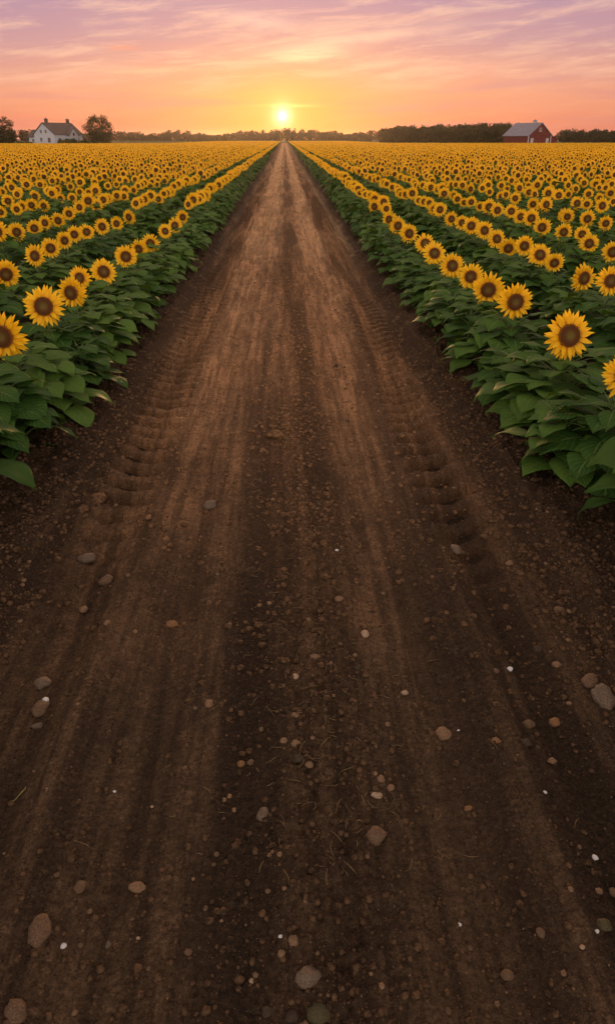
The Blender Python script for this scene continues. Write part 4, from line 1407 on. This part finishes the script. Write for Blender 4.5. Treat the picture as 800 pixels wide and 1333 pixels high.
# ------------------------------------------------------------------ sky, sun, air
sd_ = ray(367.5, 151)
SUN_EL = math.asin(sd_.z); SUN_AZ = math.atan2(sd_.x, sd_.y)
w = bpy.data.worlds.new("World"); sc.world = w; w.use_nodes = True
g = NT(w.node_tree)
bg = w.node_tree.nodes['Background']
D = g.n('ShaderNodeTexCoord').outputs['Generated']
Dn = g.vmath('NORMALIZE', D)
xyz = g.sep(Dn)
el = g.math('MULTIPLY', g.math('ARCSINE', xyz[2]), 180 / math.pi)          # elevation in degrees
az = g.math('MULTIPLY', g.math('ARCTAN2', xyz[0], xyz[1]), 180 / math.pi)
cosang = g.vmath('DOT_PRODUCT', Dn, tuple(sd_))
ang = g.math('MULTIPLY', g.math('ARCCOSINE', g.math('MINIMUM', cosang, 0.9999999)), 180 / math.pi)


def srgb(r, gg, b):
    f = lambda c: (c / 255 / 12.92) if c / 255 <= .04045 else ((c / 255 + .055) / 1.055) ** 2.4
    return (f(r), f(gg), f(b))


SKY_DIM = 1.0
elf = g.remap(el, 0, 30, 0, 1, smooth=False)
grad = g.ramp(elf, [(0.0, srgb(220, 128, 110)), (.04, srgb(232, 142, 116)), (.085, srgb(236, 158, 130)), (.13, srgb(224, 158, 144)), (.19, srgb(198, 148, 158)),
                    (.27, srgb(178, 140, 166)), (.5, srgb(198, 168, 160)), (1.0, srgb(188, 166, 156))])
# unseen fill added behind the viewer: low sky overbrightened to light the petals
back_fill = g.math('MULTIPLY', g.remap(xyz[1], 0.25, -0.75, 0, 1), g.remap(el, 50, 8, 0, 1))
grad = g.mix(back_fill, grad, (2.5, 2.02, 1.62))
# wide warm glow, flattened along the horizon
gx = g.math('DIVIDE', az, 9.0); gy = g.math('DIVIDE', g.math('SUBTRACT', el, 1.6), 3.6)
wide = g.math('EXPONENT', g.math('MULTIPLY', g.math('ADD', g.math('MULTIPLY', gx, gx), g.math('MULTIPLY', gy, gy)), -1.0))
gx2 = g.math('DIVIDE', az, 4.2); gy2 = g.math('DIVIDE', g.math('SUBTRACT', el, 1.5), 1.9)
midg = g.math('EXPONENT', g.math('MULTIPLY', g.math('ADD', g.math('MULTIPLY', gx2, gx2), g.math('MULTIPLY', gy2, gy2)), -1.0))
sky = g.mix(g.math('MULTIPLY', wide, 0.40), grad, srgb(252, 178, 108))
sky = g.mix(g.math('MULTIPLY', midg, 0.68), sky, srgb(255, 184, 82))
# deep orange band low under the sun
gx3 = g.math('DIVIDE', az, 5.5); gy3 = g.math('DIVIDE', g.math('SUBTRACT', el, 0.1), 0.95)
low = g.math('EXPONENT', g.math('MULTIPLY', g.math('ADD', g.math('MULTIPLY', gx3, gx3), g.math('MULTIPLY', gy3, gy3)), -1.0))
sky = g.mix(g.math('MULTIPLY', low, 0.75), sky, srgb(255, 146, 52))
# thin streaked clouds
sky = g.mix(1.0, sky, (0.90, 0.885, 0.91), 'MULTIPLY')
cv = g.comb(g.math('MULTIPLY', az, 0.055), g.math('ADD', g.math('MULTIPLY', el, 0.42), g.math('MULTIPLY', az, -0.035)), 3.7)
cn = g.noise(cv, 3.2, 8, 0.62, 0.35)
cm = g.remap(cn, 0.43, 0.70, 0, 1)
cm = g.math('MULTIPLY', cm, g.remap(el, 2.0, 4.5, 0.15, 1))
sky = g.mix(g.math('MULTIPLY', cm, 0.5), sky, srgb(255, 204, 170))
cv2 = g.comb(g.math('MULTIPLY', az, 0.045), g.math('ADD', g.math('MULTIPLY', el, 0.9), g.math('MULTIPLY', az, 0.012)), 9.2)
cn2 = g.noise(cv2, 1.3, 5, 0.55, 0.3)
cm2 = g.math('MULTIPLY', g.remap(cn2, 0.52, 0.70, 0, 1), g.remap(el, 5.5, 2.5, 0.25, 1))
cm2 = g.math('MULTIPLY', cm2, g.math('SUBTRACT', 1.0, midg))
sky = g.mix(g.math('MULTIPLY', cm2, 0.6), sky, srgb(208, 134, 132))
# a bright wisp lit from below, up and right of the sun, and thin bars across it
def wisp(a0, e0, wa, we, tilt, amt, colr, sky):
    aa = g.math('SUBTRACT', az, a0); ee = g.math('SUBTRACT', g.math('SUBTRACT', el, e0), g.math('MULTIPLY', aa, tilt))
    nz = g.noise(g.comb(g.math('MULTIPLY', az, .35), g.math('MULTIPLY', el, 1.6), a0 + e0), 1.6, 5, .6)
    ee = g.math('ADD', ee, g.math('MULTIPLY', g.math('SUBTRACT', nz, .5), we * 1.6))
    aa = g.math('DIVIDE', aa, wa); ee = g.math('DIVIDE', ee, we)
    m_ = g.math('EXPONENT', g.math('MULTIPLY', g.math('ADD', g.math('MULTIPLY', aa, aa), g.math('MULTIPLY', ee, ee)), -1.0))
    m_ = g.math('MULTIPLY', m_, g.math('MULTIPLY', g.remap(nz, .25, .6, .35, 1), amt))
    return g.mix(m_, sky, colr)
sky = wisp(1.6, 5.0, 2.4, .42, .05, .75, srgb(255, 226, 178), sky)
sky = wisp(5.5, 5.9, 6.5, .35, .09, .55, srgb(254, 206, 176), sky)
sky = wisp(-1.5, 6.9, 2.4, .40, -.10, .5, srgb(248, 206, 186), sky)
sky = wisp(11.0, 4.0, 5.0, .30, .07, .5, srgb(250, 190, 160), sky)
sky = wisp(-10.5, 5.2, .9, .16, .03, .8, srgb(236, 140, 112), sky)
sky = wisp(-9.0, 4.0, 4.0, .22, .02, .45, srgb(250, 190, 150), sky)
sky = wisp(0.2, 2.0, 1.7, .10, .0, .8, srgb(255, 228, 130), sky)
sky = wisp(9.5, 1.9, 5.5, .35, .05, .55, srgb(206, 134, 136), sky)
sky = wisp(15.0, 3.2, 5.0, .25, .10, .5, srgb(196, 134, 146), sky)
# the sun itself with its aureole
aur = g.math('EXPONENT', g.math('MULTIPLY', g.math('POWER', g.math('DIVIDE', ang, 1.0), 1.0), -1.0))
sky = g.mix(g.math('MULTIPLY', aur, .8), sky, (1.10, 0.71, 0.25))
bloom = g.math('EXPONENT', g.math('DIVIDE', ang, -0.27))
sky = g.mix(bloom, sky, (3.0, 2.55, 1.7), 'ADD')
below = g.remap(el, -0.6, 0.0, 0, 1)
sky = g.mix(below, srgb(120, 90, 80), sky)
nish = g.n('ShaderNodeTexSky', sky_type='NISHITA')
nish.sun_disc = False
nish.sun_elevation = SUN_EL; nish.sun_rotation = SUN_AZ
nish.air_density = 1.0; nish.dust_density = 1.5; nish.ozone_density = 2.0
add = g.n('ShaderNodeMix', data_type='RGBA', blend_type='ADD'); add.inputs[0].default_value = 0.03
g.l(sky, add.inputs[6]); g.l(nish.outputs[0], add.inputs[7])
g.l(add.outputs[2], bg.inputs[0])
bg.inputs[1].default_value = 1.0

sl = bpy.data.lights.new("sun", 'SUN'); so = bpy.data.objects.new("sun", sl); COL.objects.link(so)
sl.energy = 2.0; sl.angle = R(2.0); sl.color = (1.0, 0.50, 0.21)
so.rotation_euler = (-sd_).to_track_quat('-Z', 'Y').to_euler()
so.location = (0, 60, 40)

HAZE = True
if HAZE:
    mh = bpy.data.materials.new("haze_air"); mh.use_nodes = True
    nt = mh.node_tree
    nt.nodes.remove(nt.nodes['Principled BSDF'])
    pv = nt.nodes.new('ShaderNodeVolumePrincipled')
    pv.inputs['Color'].default_value = (0.95, 0.90, 0.86, 1)
    pv.inputs['Density'].default_value = 0.00008
    pv.inputs['Anisotropy'].default_value = 0.80
    nt.links.new(pv.outputs[0], nt.nodes['Material Output'].inputs['Volume'])
    mb = MB(); mb.box((-1550, -70, -1.1), (1550, 1950, 13.0))
    hz_ = mb.obj("haze", mh)
    tag(hz_, "thin warm evening haze over the field", "haze", kind="stuff")

sc.view_settings.view_transform = 'Standard'
sc.view_settings.look = 'None'
sc.view_settings.gamma = 1
sc.view_settings.exposure = 0.0
sc.cycles.max_bounces = 6
sc.cycles.diffuse_bounces = 3
sc.cycles.volume_bounces = 1
sc.cycles.use_adaptive_sampling = True
sc.cycles.use_denoising = True
